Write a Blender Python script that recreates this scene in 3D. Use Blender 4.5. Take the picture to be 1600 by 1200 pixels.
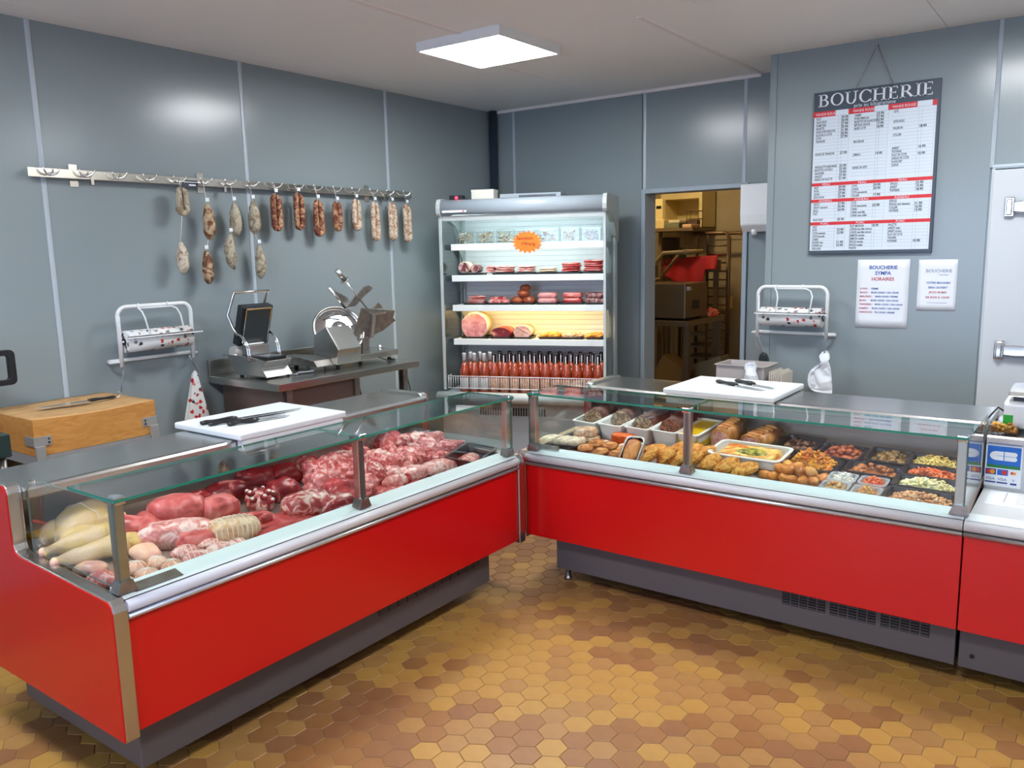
import bpy, bmesh, math, random
from mathutils import Vector, Matrix, Euler, noise
random.seed(7)
for _o in list(bpy.data.objects):
    bpy.data.objects.remove(_o)
SC = bpy.context.scene
COL = SC.collection
PI = math.pi

# ------------------------------------------------------------------ camera
YAW, PITCH, ROLL = 0.631582, -0.160325, -0.0203700
_cy, _sy, _cp, _sp = math.cos(YAW), math.sin(YAW), math.cos(PITCH), math.sin(PITCH)
_w = Vector((-_sy * _cp, _cy * _cp, _sp)); _r = Vector((_cy, _sy, 0)); _u = _r.cross(_w)
CR = _r * math.cos(ROLL) + _u * math.sin(ROLL)
CU = -_r * math.sin(ROLL) + _u * math.cos(ROLL)
cam_d = bpy.data.cameras.new('camera'); cam = bpy.data.objects.new('camera', cam_d); COL.objects.link(cam)
cam_d.sensor_fit = 'HORIZONTAL'; cam_d.sensor_width = 36.0; cam_d.lens = 36.0 * 1283.7 / 1600.0
cam_d.clip_start = 0.05; cam_d.clip_end = 60
CAMP = Vector((0, 0, 1.7))
cam.matrix_world = Matrix(((CR.x, CU.x, -_w.x, 0), (CR.y, CU.y, -_w.y, 0), (CR.z, CU.z, -_w.z, 1.7), (0, 0, 0, 1)))
SC.camera = cam

# ------------------------------------------------------------------ world, daylight, exposure
world = bpy.data.worlds.new('world'); SC.world = world; world.use_nodes = True
world.node_tree.nodes['Background'].inputs[0].default_value = (0.62, 0.75, 1.0, 1)
world.node_tree.nodes['Background'].inputs[1].default_value = 0.9
SC.view_settings.view_transform = 'Standard'; SC.view_settings.look = 'None'
SC.view_settings.gamma = 1.0; SC.view_settings.use_curve_mapping = False
SC.view_settings.exposure = 2.0
try:
    SC.cycles.transparent_max_bounces = 32; SC.cycles.max_bounces = 10
    SC.cycles.caustics_reflective = False; SC.cycles.caustics_refractive = False
except Exception:
    pass
LED = 12.0          # strength of the square ceiling lamps
# daylight through the shop window behind the photographer
sun_d = bpy.data.lights.new('daylight', 'AREA'); sun_d.shape = 'RECTANGLE'; sun_d.size = 3.0; sun_d.size_y = 1.8
sun_d.energy = 22; sun_d.color = (0.50, 0.58, 1.0)
sun_o = bpy.data.objects.new('daylight', sun_d); COL.objects.link(sun_o)
sun_o.location = (-1.2, -2.75, 1.55); sun_o.rotation_euler = Vector((0, 1, .38)).to_track_quat('-Z', 'Y').to_euler()

# ------------------------------------------------------------------ helpers
def lin(c):
    return tuple(((v / 255.0) / 12.92 if v / 255.0 <= 0.04045 else ((v / 255.0 + 0.055) / 1.055) ** 2.4) for v in c)

def tag(o, label=None, cat=None, group=None, kind=None):
    if label: o['label'] = label
    if cat: o['category'] = cat
    if group: o['group'] = group
    if kind: o['kind'] = kind
    return o

def thing(name, label, cat, loc=(0, 0, 0), rz=0.0, group=None, mat=None):
    o = bpy.data.objects.new(name, None); COL.objects.link(o); o.empty_display_size = 0.05
    if mat is not None: o.matrix_world = mat
    else:
        o.location = loc; o.rotation_euler = (0, 0, rz)
    return tag(o, label, cat, group)

class MB:
    def __init__(s):
        s.v = []; s.f = []; s.m = []; s.sm = []
    def add(s, vs, fs, mi=0, smooth=False):
        b = len(s.v); s.v.extend([tuple(v) for v in vs])
        for f in fs:
            s.f.append(tuple(i + b for i in f)); s.m.append(mi); s.sm.append(smooth)
        return s
    def box(s, x0, x1, y0, y1, z0, z1, mi=0):
        vs = [(x, y, z) for z in (z0, z1) for y in (y0, y1) for x in (x0, x1)]
        return s.add(vs, [(0, 2, 3, 1), (4, 5, 7, 6), (0, 1, 5, 4), (2, 6, 7, 3), (0, 4, 6, 2), (1, 3, 7, 5)], mi)
    def prism(s, poly, a0, a1, axis='x', mi=0, cap0=None, cap1=None, smooth=False):
        n = len(poly)
        def P(p, a):
            return (a, p[0], p[1]) if axis == 'x' else ((p[0], a, p[1]) if axis == 'y' else (p[0], p[1], a))
        b = len(s.v)
        s.v.extend([P(p, a0) for p in poly] + [P(p, a1) for p in poly])
        for i in range(n):
            j = (i + 1) % n
            s.f.append((b + i, b + j, b + n + j, b + n + i)); s.m.append(mi); s.sm.append(smooth)
        s.f.append(tuple(b + i for i in range(n))[::-1]); s.m.append(mi if cap0 is None else cap0); s.sm.append(False)
        s.f.append(tuple(b + n + i for i in range(n))); s.m.append(mi if cap1 is None else cap1); s.sm.append(False)
        return s
    def tube(s, pts, r, n=8, mi=0, closed=False, caps=True):
        pts = [Vector(p) for p in pts]; k = len(pts)
        rs = r if isinstance(r, (list, tuple)) else [r] * k
        b = len(s.v); ref = None
        for i, p in enumerate(pts):
            if closed: t = pts[(i + 1) % k] - pts[i - 1]
            else: t = pts[min(i + 1, k - 1)] - pts[max(i - 1, 0)]
            if t.length < 1e-9: t = Vector((0, 0, 1))
            t.normalize()
            if ref is None:
                ref = Vector((0, 0, 1)) if abs(t.z) < 0.9 else Vector((1, 0, 0))
            a = ref - t * ref.dot(t)
            if a.length < 1e-6: a = t.orthogonal()
            a.normalize(); ref = a; c = t.cross(a)
            for j in range(n):
                q = 2 * PI * j / n
                s.v.append(tuple(p + (a * math.cos(q) + c * math.sin(q)) * rs[i]))
        for i in range(k if closed else k - 1):
            i2 = (i + 1) % k
            for j in range(n):
                j2 = (j + 1) % n
                s.f.append((b + i * n + j, b + i * n + j2, b + i2 * n + j2, b + i2 * n + j)); s.m.append(mi); s.sm.append(True)
        if caps and not closed:
            s.f.append(tuple(b + j for j in range(n))[::-1]); s.m.append(mi); s.sm.append(False)
            s.f.append(tuple(b + (k - 1) * n + j for j in range(n))); s.m.append(mi); s.sm.append(False)
        return s
    def cyl(s, p0, p1, r0, r1=None, n=16, mi=0):
        return s.tube([p0, p1], [r0, r0 if r1 is None else r1], n, mi)
    def lathe(s, prof, n=16, o=(0, 0, 0), mi=0, smooth=True, caps=True):
        b = len(s.v); k = len(prof)
        for r, z in prof:
            for j in range(n):
                q = 2 * PI * j / n
                s.v.append((o[0] + r * math.cos(q), o[1] + r * math.sin(q), o[2] + z))
        for i in range(k - 1):
            for j in range(n):
                j2 = (j + 1) % n
                s.f.append((b + i * n + j, b + i * n + j2, b + (i + 1) * n + j2, b + (i + 1) * n + j)); s.m.append(mi); s.sm.append(smooth)
        if caps:
            s.f.append(tuple(b + j for j in range(n))[::-1]); s.m.append(mi); s.sm.append(False)
            s.f.append(tuple(b + (k - 1) * n + j for j in range(n))); s.m.append(mi); s.sm.append(False)
        return s
    def ell(s, c, r, n=10, m=6, mi=0, rz=0.0):
        b = len(s.v); cr, sr = math.cos(rz), math.sin(rz)
        def pt(x, y, z):
            x *= r[0]; y *= r[1]; z *= r[2]
            return (c[0] + x * cr - y * sr, c[1] + x * sr + y * cr, c[2] + z)
        s.v.append(pt(0, 0, -1))
        for i in range(1, m):
            t = -PI / 2 + PI * i / m
            for j in range(n):
                q = 2 * PI * j / n
                s.v.append(pt(math.cos(t) * math.cos(q), math.cos(t) * math.sin(q), math.sin(t)))
        s.v.append(pt(0, 0, 1)); e = len(s.v) - 1
        for j in range(n):
            j2 = (j + 1) % n
            s.f.append((b, b + 1 + j2, b + 1 + j)); s.m.append(mi); s.sm.append(True)
            for i in range(m - 2):
                s.f.append((b + 1 + i * n + j, b + 1 + i * n + j2, b + 1 + (i + 1) * n + j2, b + 1 + (i + 1) * n + j)); s.m.append(mi); s.sm.append(True)
            s.f.append((b + 1 + (m - 2) * n + j, b + 1 + (m - 2) * n + j2, e)); s.m.append(mi); s.sm.append(True)
        return s
    def tray(s, w, l, h, t=0.004, flare=0.012, rim=0.008, r=0.02, mi=0, n=4):
        """open tray, bottom at z=0 centred on the origin, w along x, l along y at the rim"""
        def rr(hw, hl, rad):
            out = []
            for cx, cy, a0 in ((1, 1, 0), (-1, 1, 90), (-1, -1, 180), (1, -1, 270)):
                for k in range(n):
                    a = math.radians(a0 + 90.0 * k / (n - 1))
                    out.append((cx * (hw - rad) + rad * math.cos(a), cy * (hl - rad) + rad * math.sin(a)))
            return out
        hw, hl = w / 2, l / 2
        rings = [(rr(hw - flare, hl - flare, r), 0), (rr(hw - rim, hl - rim, r), h - t), (rr(hw, hl, r + rim * .5), h - t), (rr(hw, hl, r + rim * .5), h),
                 (rr(hw - rim - t, hl - rim - t, r), h), (rr(hw - flare - t, hl - flare - t, max(r - t, .003)), t)]
        b = len(s.v); k = len(rings[0][0])
        for ring, z in rings: s.v.extend([(p[0], p[1], z) for p in ring])
        for i in range(len(rings) - 1):
            for j in range(k):
                j2 = (j + 1) % k
                s.f.append((b + i * k + j, b + i * k + j2, b + (i + 1) * k + j2, b + (i + 1) * k + j)); s.m.append(mi); s.sm.append(False)
        s.f.append(tuple(b + j for j in range(k))[::-1]); s.m.append(mi); s.sm.append(False)
        e = b + (len(rings) - 1) * k
        s.f.append(tuple(e + j for j in range(k))); s.m.append(mi); s.sm.append(False)
        return s
    def xf(s, M, start=0):
        for i in range(start, len(s.v)): s.v[i] = tuple(M @ Vector(s.v[i]))
        return s
    def mesh(s, name, mats, recalc=True):
        me = bpy.data.meshes.new(name); me.from_pydata(s.v, [], s.f)
        mats = mats if isinstance(mats, (list, tuple)) else [mats]
        for m in mats: me.materials.append(m)
        me.polygons.foreach_set('material_index', s.m); me.polygons.foreach_set('use_smooth', s.sm)
        if recalc:
            bm = bmesh.new(); bm.from_mesh(me); bmesh.ops.recalc_face_normals(bm, faces=bm.faces); bm.to_mesh(me); bm.free()
        me.update(); return me
    def build(s, name, mats, parent=None, bevel=0.0, seg=2, label=None, cat=None, group=None, kind=None, mat=None):
        o = bpy.data.objects.new(name, s.mesh(name, mats)); COL.objects.link(o)
        if parent is not None: o.parent = parent
        if mat is not None: o.matrix_world = mat
        if bevel:
            b = o.modifiers.new('bevel', 'BEVEL'); b.width = bevel; b.segments = seg; b.limit_method = 'ANGLE'; b.angle_limit = 0.7
        return tag(o, label, cat, group, kind)

def copy_tree(o, parent=None):
    c = o.copy(); COL.objects.link(c); c.parent = parent
    for ch in list(o.children): copy_tree(ch, c)
    return c

def T(x, y, z): return Matrix.Translation((x, y, z))
def RZ(a): return Matrix.Rotation(a, 4, 'Z')
def RX(a): return Matrix.Rotation(a, 4, 'X')
def RY(a): return Matrix.Rotation(a, 4, 'Y')
def S3(x, y, z): return Matrix.Diagonal((x, y, z, 1))

def arc(c, r, a0, a1, n, plane='xz', y=0.0):
    out = []
    for i in range(n + 1):
        a = math.radians(a0 + (a1 - a0) * i / n)
        p, q = c[0] + r * math.cos(a), c[1] + r * math.sin(a)
        out.append((p, y, q) if plane == 'xz' else ((y, p, q) if plane == 'yz' else (p, q, y)))
    return out

ORD = ['first', 'second', 'third', 'fourth', 'fifth', 'sixth', 'seventh', 'eighth', 'ninth', 'tenth', 'eleventh', 'twelfth', 'thirteenth', 'fourteenth', 'fifteenth', 'sixteenth']

# ------------------------------------------------------------------ materials
MATS = {}
def mat(name, c=None, rough=0.5, metal=0.0, spec=0.5, emit=None, estr=0.0, coat=0.0, bump=0.0, bscale=60.0, var=None, vscale=8.0, alpha=None, aniso=0.0):
    """plain procedural material; var = second colour mixed in by noise, bump = fine relief"""
    if name in MATS: return MATS[name]
    m = bpy.data.materials.new(name); m.use_nodes = True; nt = m.node_tree; N = nt.nodes; Lk = nt.links
    b = N['Principled BSDF']; MATS[name] = m
    b.inputs['Roughness'].default_value = rough; b.inputs['Metallic'].default_value = metal
    b.inputs['Specular IOR Level'].default_value = spec; b.inputs['Coat Weight'].default_value = coat
    if aniso: b.inputs['Anisotropic'].default_value = aniso
    col = lin(c) + (1,)
    b.inputs['Base Color'].default_value = col
    tc = None
    if var is not None or bump:
        tc = N.new('ShaderNodeTexCoord')
    if var is not None:
        nz = N.new('ShaderNodeTexNoise'); nz.inputs['Scale'].default_value = vscale; nz.inputs['Detail'].default_value = 4
        Lk.new(tc.outputs['Object'], nz.inputs['Vector'])
        rp = N.new('ShaderNodeValToRGB'); rp.color_ramp.elements[0].position = 0.35; rp.color_ramp.elements[1].position = 0.68
        rp.color_ramp.elements[0].color = col; rp.color_ramp.elements[1].color = lin(var) + (1,)
        Lk.new(nz.outputs['Fac'], rp.inputs['Fac']); Lk.new(rp.outputs['Color'], b.inputs['Base Color'])
    if bump:
        n2 = N.new('ShaderNodeTexNoise'); n2.inputs['Scale'].default_value = bscale; n2.inputs['Detail'].default_value = 3
        Lk.new(tc.outputs['Object'], n2.inputs['Vector'])
        bp = N.new('ShaderNodeBump'); bp.inputs['Strength'].default_value = bump; bp.inputs['Distance'].default_value = 0.004
        Lk.new(n2.outputs['Fac'], bp.inputs['Height']); Lk.new(bp.outputs['Normal'], b.inputs['Normal'])
    if emit is not None:
        b.inputs['Emission Color'].default_value = lin(emit) + (1,); b.inputs['Emission Strength'].default_value = estr
    if alpha is not None: b.inputs['Alpha'].default_value = alpha
    return m

def meat(name, lean, fat, scale=14.0, lo=0.45, hi=0.62, rough=0.32, bump=0.35, dark=None, stretch=(1, 1, 1), bscale=None):
    """lean and fat mixed by warped noise, wet sheen"""
    if name in MATS: return MATS[name]
    m = bpy.data.materials.new(name); m.use_nodes = True; nt = m.node_tree; N = nt.nodes; Lk = nt.links; MATS[name] = m
    b = N['Principled BSDF']; b.inputs['Roughness'].default_value = rough; b.inputs['Specular IOR Level'].default_value = 0.4
    tc = N.new('ShaderNodeTexCoord'); oi = N.new('ShaderNodeObjectInfo')
    ad = N.new('ShaderNodeVectorMath'); ad.operation = 'ADD'
    mu = N.new('ShaderNodeVectorMath'); mu.operation = 'SCALE'; mu.inputs['Scale'].default_value = 7.0
    cmb = N.new('ShaderNodeCombineXYZ')
    for k in range(3): Lk.new(oi.outputs['Random'], cmb.inputs[k])
    Lk.new(cmb.outputs[0], mu.inputs[0]); Lk.new(tc.outputs['Object'], ad.inputs[0]); Lk.new(mu.outputs[0], ad.inputs[1])
    mp = N.new('ShaderNodeMapping'); mp.inputs['Scale'].default_value = stretch; Lk.new(ad.outputs[0], mp.inputs['Vector'])
    nz = N.new('ShaderNodeTexNoise'); nz.inputs['Scale'].default_value = scale; nz.inputs['Detail'].default_value = 5; nz.inputs['Distortion'].default_value = 1.2
    Lk.new(mp.outputs[0], nz.inputs['Vector'])
    rp = N.new('ShaderNodeValToRGB'); e = rp.color_ramp.elements
    e[0].position = lo; e[0].color = lin(lean) + (1,); e[1].position = hi; e[1].color = lin(fat) + (1,)
    d = dark if dark else tuple(int(v * 0.8) for v in lean)
    ne = rp.color_ramp.elements.new(max(lo - 0.15, 0.0)); ne.color = lin(d) + (1,)
    Lk.new(nz.outputs['Fac'], rp.inputs['Fac']); Lk.new(rp.outputs['Color'], b.inputs['Base Color'])
    bp = N.new('ShaderNodeBump'); bp.inputs['Strength'].default_value = bump; bp.inputs['Distance'].default_value = 0.004
    n2 = N.new('ShaderNodeTexNoise'); n2.inputs['Scale'].default_value = bscale if bscale else scale * 4; n2.inputs['Detail'].default_value = 3
    Lk.new(mp.outputs[0], n2.inputs['Vector']); Lk.new(n2.outputs['Fac'], bp.inputs['Height']); Lk.new(bp.outputs['Normal'], b.inputs['Normal'])
    return m

def glass(name, tint=(0.94, 0.975, 0.965), rough=0.0, ior=1.45):
    if name in MATS: return MATS[name]
    m = bpy.data.materials.new(name); m.use_nodes = True; nt = m.node_tree; N = nt.nodes; Lk = nt.links; MATS[name] = m
    N.remove(N['Principled BSDF']); out = N['Material Output']
    tr = N.new('ShaderNodeBsdfTransparent'); tr.inputs[0].default_value = tint + (1,)
    gl = N.new('ShaderNodeBsdfGlossy'); gl.inputs['Roughness'].default_value = rough; gl.inputs['Color'].default_value = (1, 1, 1, 1)
    fr = N.new('ShaderNodeFresnel'); fr.inputs['IOR'].default_value = ior
    ge = N.new('ShaderNodeNewGeometry'); mr = N.new('ShaderNodeMapRange')      # same pane reflectance from either face
    mr.inputs['To Min'].default_value = ior; mr.inputs['To Max'].default_value = 1.0 / ior
    Lk.new(ge.outputs['Backfacing'], mr.inputs['Value']); Lk.new(mr.outputs[0], fr.inputs['IOR'])
    mx = N.new('ShaderNodeMixShader')
    Lk.new(fr.outputs[0], mx.inputs[0]); Lk.new(tr.outputs[0], mx.inputs[1]); Lk.new(gl.outputs[0], mx.inputs[2]); Lk.new(mx.outputs[0], out.inputs[0])
    return m

def wood(name, a, b2, scale=(1, 12, 12), rough=0.5):
    if name in MATS: return MATS[name]
    m = bpy.data.materials.new(name); m.use_nodes = True; nt = m.node_tree; N = nt.nodes; Lk = nt.links; MATS[name] = m
    b = N['Principled BSDF']; b.inputs['Roughness'].default_value = rough
    tc = N.new('ShaderNodeTexCoord'); mp = N.new('ShaderNodeMapping'); mp.inputs['Scale'].default_value = scale
    Lk.new(tc.outputs['Object'], mp.inputs['Vector'])
    nz = N.new('ShaderNodeTexNoise'); nz.inputs['Scale'].default_value = 3.0; nz.inputs['Detail'].default_value = 6; nz.inputs['Distortion'].default_value = 1.5
    Lk.new(mp.outputs[0], nz.inputs['Vector'])
    rp = N.new('ShaderNodeValToRGB'); rp.color_ramp.elements[0].position = 0.3; rp.color_ramp.elements[1].position = 0.7
    rp.color_ramp.elements[0].color = lin(a) + (1,); rp.color_ramp.elements[1].color = lin(b2) + (1,)
    Lk.new(nz.outputs['Fac'], rp.inputs['Fac']); Lk.new(rp.outputs['Color'], b.inputs['Base Color'])
    bp = N.new('ShaderNodeBump'); bp.inputs['Strength'].default_value = 0.15; Lk.new(nz.outputs['Fac'], bp.inputs['Height']); Lk.new(bp.outputs['Normal'], b.inputs['Normal'])
    return m

M_WALL = mat('wall_panel_grey', (136, 148, 151), 0.22, spec=0.45, bump=0.02, bscale=6)
M_TRIM = mat('joint_strip_grey', (176, 188, 196), 0.3)
M_CEIL = mat('ceiling_white', (240, 240, 238), 0.6)
M_CSTRIP = mat('ceiling_strip', (232, 226, 222), 0.45)
M_STEEL = mat('stainless_steel', (196, 196, 192), 0.26, metal=1.0, bump=0.02, bscale=120)
M_STEELD = mat('dull_steel', (168, 165, 160), 0.38, metal=1.0, var=(140, 136, 132), vscale=20)
M_CHROME = mat('chrome', (226, 228, 230), 0.08, metal=1.0)
M_ALU = mat('satin_aluminium', (205, 207, 210), 0.3, metal=0.85)
M_WHITE = mat('white_enamel', (226, 230, 230), 0.35)
M_WPLA = mat('white_plastic_board', (222, 230, 232), 0.45)
M_RED = mat('red_laminate', (198, 18, 20), 0.22, spec=0.5)
M_PLINTH = mat('plinth_grey', (84, 80, 82), 0.5)
M_BLACK = mat('black_plastic', (24, 25, 28), 0.35)
M_RUBBER = mat('black_rubber', (16, 16, 17), 0.6)
M_GLASS = glass('clear_glass')
M_GLASST = glass('shelf_glass', (0.90, 0.95, 0.94), 0.0, 1.8)
M_GEDGE = mat('green_glass_edge', (38, 128, 106), 0.1, spec=0.7)
M_GEDGE2 = mat('pane_edge_grey', (84, 108, 104), 0.12, spec=0.7)
M_DARK = mat('dark_void', (12, 12, 13), 0.8)
M_PAPER = mat('paper_white', (224, 230, 236), 0.7)
M_SILL = mat('sill_white', (222, 232, 232), 0.35)

def text_mb():
    return []
TEXTS = []
def write(s, size, M, material, parent, name='lettering', align='LEFT', ext=0.0004, bold=0.0, sx=1.0):
    """queue flat lettering; M places it in the parent's space (text runs along local x, up local y)"""
    TEXTS.append((s, size, M, material, parent, name, align, ext, bold, sx))
def flush_texts():
    tmp = []
    for t in TEXTS:
        cu = bpy.data.curves.new('txt', 'FONT'); cu.body = t[0]; cu.size = t[1]; cu.align_x = t[6]; cu.extrude = t[7]; cu.offset = t[8]
        cu.resolution_u = 3
        o = bpy.data.objects.new('txt', cu); COL.objects.link(o); tmp.append(o)
    bpy.context.view_layer.update()
    dg = bpy.context.evaluated_depsgraph_get()
    groups = {}
    for t, o in zip(TEXTS, tmp):
        me = bpy.data.meshes.new_from_object(o.evaluated_get(dg))
        key = (t[4].name, t[5], t[3].name)
        g = groups.setdefault(key, (t, MB()))
        M = t[2] @ S3(t[9], 1, 1)
        g[1].add([M @ v.co for v in me.vertices], [tuple(p.vertices) for p in me.polygons])
        bpy.data.meshes.remove(me)
    for o in tmp:
        cu = o.data; bpy.data.objects.remove(o); bpy.data.curves.remove(cu)
    for key, (t, mb) in groups.items():
        mb.build(t[5], t[3], t[4], kind='stuff')
# ------------------------------------------------------------------ the setting
XL, YB, YC, HC, XJ = -4.52, 5.96, 5.44, 2.9, -1.87     # left wall, back wall, cold room front, ceiling, jog
XR, YF = 2.3, -2.6
def struct(name, mb, m, **k):
    return mb.build(name, m, kind='structure', **k)

# floor: grout bed and hexagonal tiles
M_GROUT = mat('grout', (138, 106, 68), 0.8)
floor = struct('floor', MB().box(XL - .1, XR + .1, YF - .1, 9.3, -0.06, -0.0025), M_GROUT)
def tilemat(n, a, b):
    return mat(n, a, 0.36, var=b, vscale=9, bump=0.05, bscale=25, spec=0.5)
TM = [tilemat('tile_ochre', (176, 136, 68), (168, 126, 60)), tilemat('tile_tan', (164, 124, 70), (154, 112, 62)),
      tilemat('tile_brown', (148, 105, 60), (138, 94, 52)), tilemat('tile_russet', (142, 100, 62), (132, 90, 56))]
PIT = 0.1000; RAD = 0.0968 / 2 / math.cos(PI / 6)
def hexa(mb, cx, cy, mi=0, dz=0.0):
    b = len(mb.v)
    for r, z in ((RAD, -0.006), (RAD, -0.0012 + dz), (RAD - 0.0014, dz)):
        for k in range(6):
            a = math.radians(30 + 60 * k); mb.v.append((cx + r * math.cos(a), cy + r * math.sin(a), z))
    for i in range(2):
        for k in range(6):
            k2 = (k + 1) % 6
            mb.f.append((b + i * 6 + k, b + i * 6 + k2, b + i * 6 + 6 + k2, b + i * 6 + 6 + k)); mb.m.append(mi); mb.sm.append(False)
    mb.f.append(tuple(b + 12 + k for k in range(6))); mb.m.append(mi); mb.sm.append(False)
def seen(p):
    q = Vector(p) - CAMP; z = q.dot(_w)
    if z < .2: return False
    x = 800 + 1283.7 * q.dot(CR) / z; y = 600 - 1283.7 * q.dot(CU) / z
    return -40 < x < 1640 and y < 1230
rt = random.Random(3)
cells = []
j = 0; y = -0.6
while y < 5.9:
    x = -4.45 + (0.05 if j % 2 else 0.0)
    while x < 1.6:
        q = noise.noise((x * 1.3, y * 1.3, 4.2)) * 0.9 + rt.uniform(-.55, .55)
        cells.append((x, y, 0 if q < -.16 else 1 if q < .20 else 2 if q < .52 else 3)); x += PIT
    y += PIT * math.sqrt(3) / 2; j += 1
infront = [c for c in cells if c[0] > -2.40 and c[1] < 3.40 and seen((c[0], c[1], 0))]
infront.sort(key=lambda c: c[0] ** 2 + c[1] ** 2)
near = set((c[0], c[1]) for c in infront[:300])
tmesh = []
for k in range(4):
    mb = MB(); hexa(mb, 0, 0); tmesh.append(mb.mesh('tile', TM[k]))
rest = MB()
for cx, cy, k in cells:
    if (cx, cy) in near:
        o = bpy.data.objects.new('tile', tmesh[k]); COL.objects.link(o); o.parent = floor
        o.location = (cx, cy, rt.uniform(-.0006, .0004))
    else:
        hexa(rest, cx, cy, k)
rest.build('tile_field', TM, floor, kind='stuff')

# walls are clad in smooth grey panels with pale joint strips
TRIM = [0]
def trim(mb, m=M_TRIM, **k):
    TRIM[0] += 1
    return struct('trim_%d' % TRIM[0], mb, m, **k)
wl = struct('wall_left', MB().box(XL - .2, XL - .012, YF, YB + .15, 0, HC + .1), M_WALL)
seams = [0.86 - 1.255, 0.855, 2.11, 3.365, 4.64]
ys = [YF] + seams + [YB]
for a, b in zip(ys, ys[1:]):
    MB().box(XL - .012, XL, a + .002, b - .002, 0, HC).build('wall_panel', M_WALL, wl)
for s in seams[2:] + seams[:2]:
    trim(MB().prism([(XL - .002, s - .014), (XL + .004, s - .012), (XL + .006, s), (XL + .004, s + .012), (XL - .002, s + .014)], 0, HC - .002, 'z'))
# back wall with the door opening
DX0, DX1, DZ = -3.02, -2.228, 2.122
wb = MB()
wb.box(XL - .2, DX0 - .036, YB + .012, YB + .15, 0, HC + .1); wb.box(DX1 + .036, XJ + .3, YB + .012, YB + .15, 0, HC + .1); wb.box(DX0 - .036, DX1 + .036, YB + .012, YB + .15, DZ + .036, HC + .1)
wb = struct('wall_back', wb, M_WALL)
for x0, x1, z0 in ((XL, -4.287, 0), (-4.287, -3.056, 0), (-3.036, -2.235, DZ + .03), (-2.23, XJ, DZ + .03), (-2.19, XJ, 0)):
    MB().box(x0 + .002, x1 - .002, YB, YB + .012, z0, HC if z0 or x1 < -3 else DZ + .028).build('wall_panel', M_WALL, wb)
for s, z0 in ((-4.287, 0), (-3.034, DZ + .03), (-2.233, DZ + .03)):
    trim(MB().prism([(s - .014, YB + .002), (s - .012, YB - .004), (s, YB - .006), (s + .012, YB - .004), (s + .014, YB + .002)], z0, HC - .002, 'z'))
trim(MB().box(XL + .01, -2.12, YB - .02, YB, HC - .022, HC), M_CSTRIP)
# cold room front, standing forward of the back wall
wc = struct('wall_right', MB().box(XJ + .012, XR, YC + .012, YC + .15, 0, HC + .1).box(XJ + .012, XJ + .13, YC + .15, YB + .02, 0, HC + .1), M_WALL)
for x0, x1, z0 in ((XJ + .01, -.61, 0), (-.598, .95, 2.12), (.95, XR, 0)):
    MB().box(x0 + .002, x1 - .002, YC, YC + .012, z0, HC).build('wall_panel', M_WALL, wc)
MB().box(XJ, XJ + .012, YC + .03, YB, 0, HC).build('wall_panel', M_WALL, wc)
trim(MB().prism([(XJ - .008, YC - .006), (XJ + .035, YC - .006), (XJ + .035, YC), (XJ, YC), (XJ, YC + .03), (XJ - .008, YC + .03)], 0, HC - .002, 'z'), M_WALL)
trim(MB().prism([(-.618, YC + .002), (-.614, YC - .007), (-.604, YC - .010), (-.594, YC - .007), (-.590, YC + .002)], 2.11, HC - .002, 'z'))
trim(MB().prism([(YC + .002, 2.098), (YC - .007, 2.102), (YC - .01, 2.112), (YC - .007, 2.122), (YC + .002, 2.126)], -.6, .96, 'x'))
# cold room door
M_CDOOR = mat('cold_room_door_white', (196, 203, 206), 0.38)
d1 = struct('door_1', MB().box(-.592, .93, YC - .045, YC + .01, 0.02, 2.092), M_CDOOR, bevel=.006)
MB().box(-.600, -.585, YC - .02, YC + .01, 0, 2.1).box(.925, .945, YC - .02, YC + .01, 0, 2.1).build('door_frame', M_CDOOR, d1)
for z in (1.885, 1.09):
    h = MB(); h.box(-.525, -.475, YC - .065, YC - .045, z - .055, z + .055)
    h.box(-.515, -.485, YC - .085, YC - .065, z - .045, z + .045)
    h.prism([(-.48, z - .028), (-.42, z - .034), (-.2, z - .022), (-.16, z), (-.2, z + .022), (-.42, z + .034), (-.48, z + .028)], YC - .085, YC - .06, 'y')
    h.build('door_hinge', M_CHROME, d1, bevel=.006, label='chromed strap hinge')
# door frame to the back room
M_FRAME = mat('door_frame_grey', (152, 166, 176), 0.35)
fr = MB()
fr.box(DX0 - .035, DX0, YB - .02, YB + .17, 0, DZ + .035).box(DX1, DX1 + .035, YB - .02, YB + .17, 0, DZ + .035).box(DX0, DX1, YB - .02, YB + .17, DZ, DZ + .035)
trim(fr, M_FRAME, bevel=.004)
# remaining shell behind the photographer
wr = struct('wall_side', MB().box(XR, XR + .12, YF - .1, YC + .1, 0, HC + .1), mat('plain_wall', (236, 234, 230), .6))
wf = MB()
wf.box(XL - .2, -2.9, YF - .1, YF, 0, HC + .1).box(.5, XR + .1, YF - .1, YF, 0, HC + .1).box(-2.9, .5, YF - .1, YF, 0, .6).box(-2.9, .5, YF - .1, YF, 2.5, HC + .1)
struct('wall_front', wf, mat('plain_wall', (190, 186, 180), .6))
w1 = struct('window_1', MB().box(-2.9, .5, YF - .06, YF - .05, .6, 2.5), M_GLASS)
MB().box(-2.9, -2.85, YF - .08, YF - .02, .6, 2.5).box(.45, .5, YF - .08, YF - .02, .6, 2.5).box(-1.23, -1.17, YF - .08, YF - .02, .6, 2.5).box(-2.9, .5, YF - .08, YF - .02, .6, .65).box(-2.9, .5, YF - .08, YF - .02, 2.45, 2.5).build('window_frame', M_ALU, w1)

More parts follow.
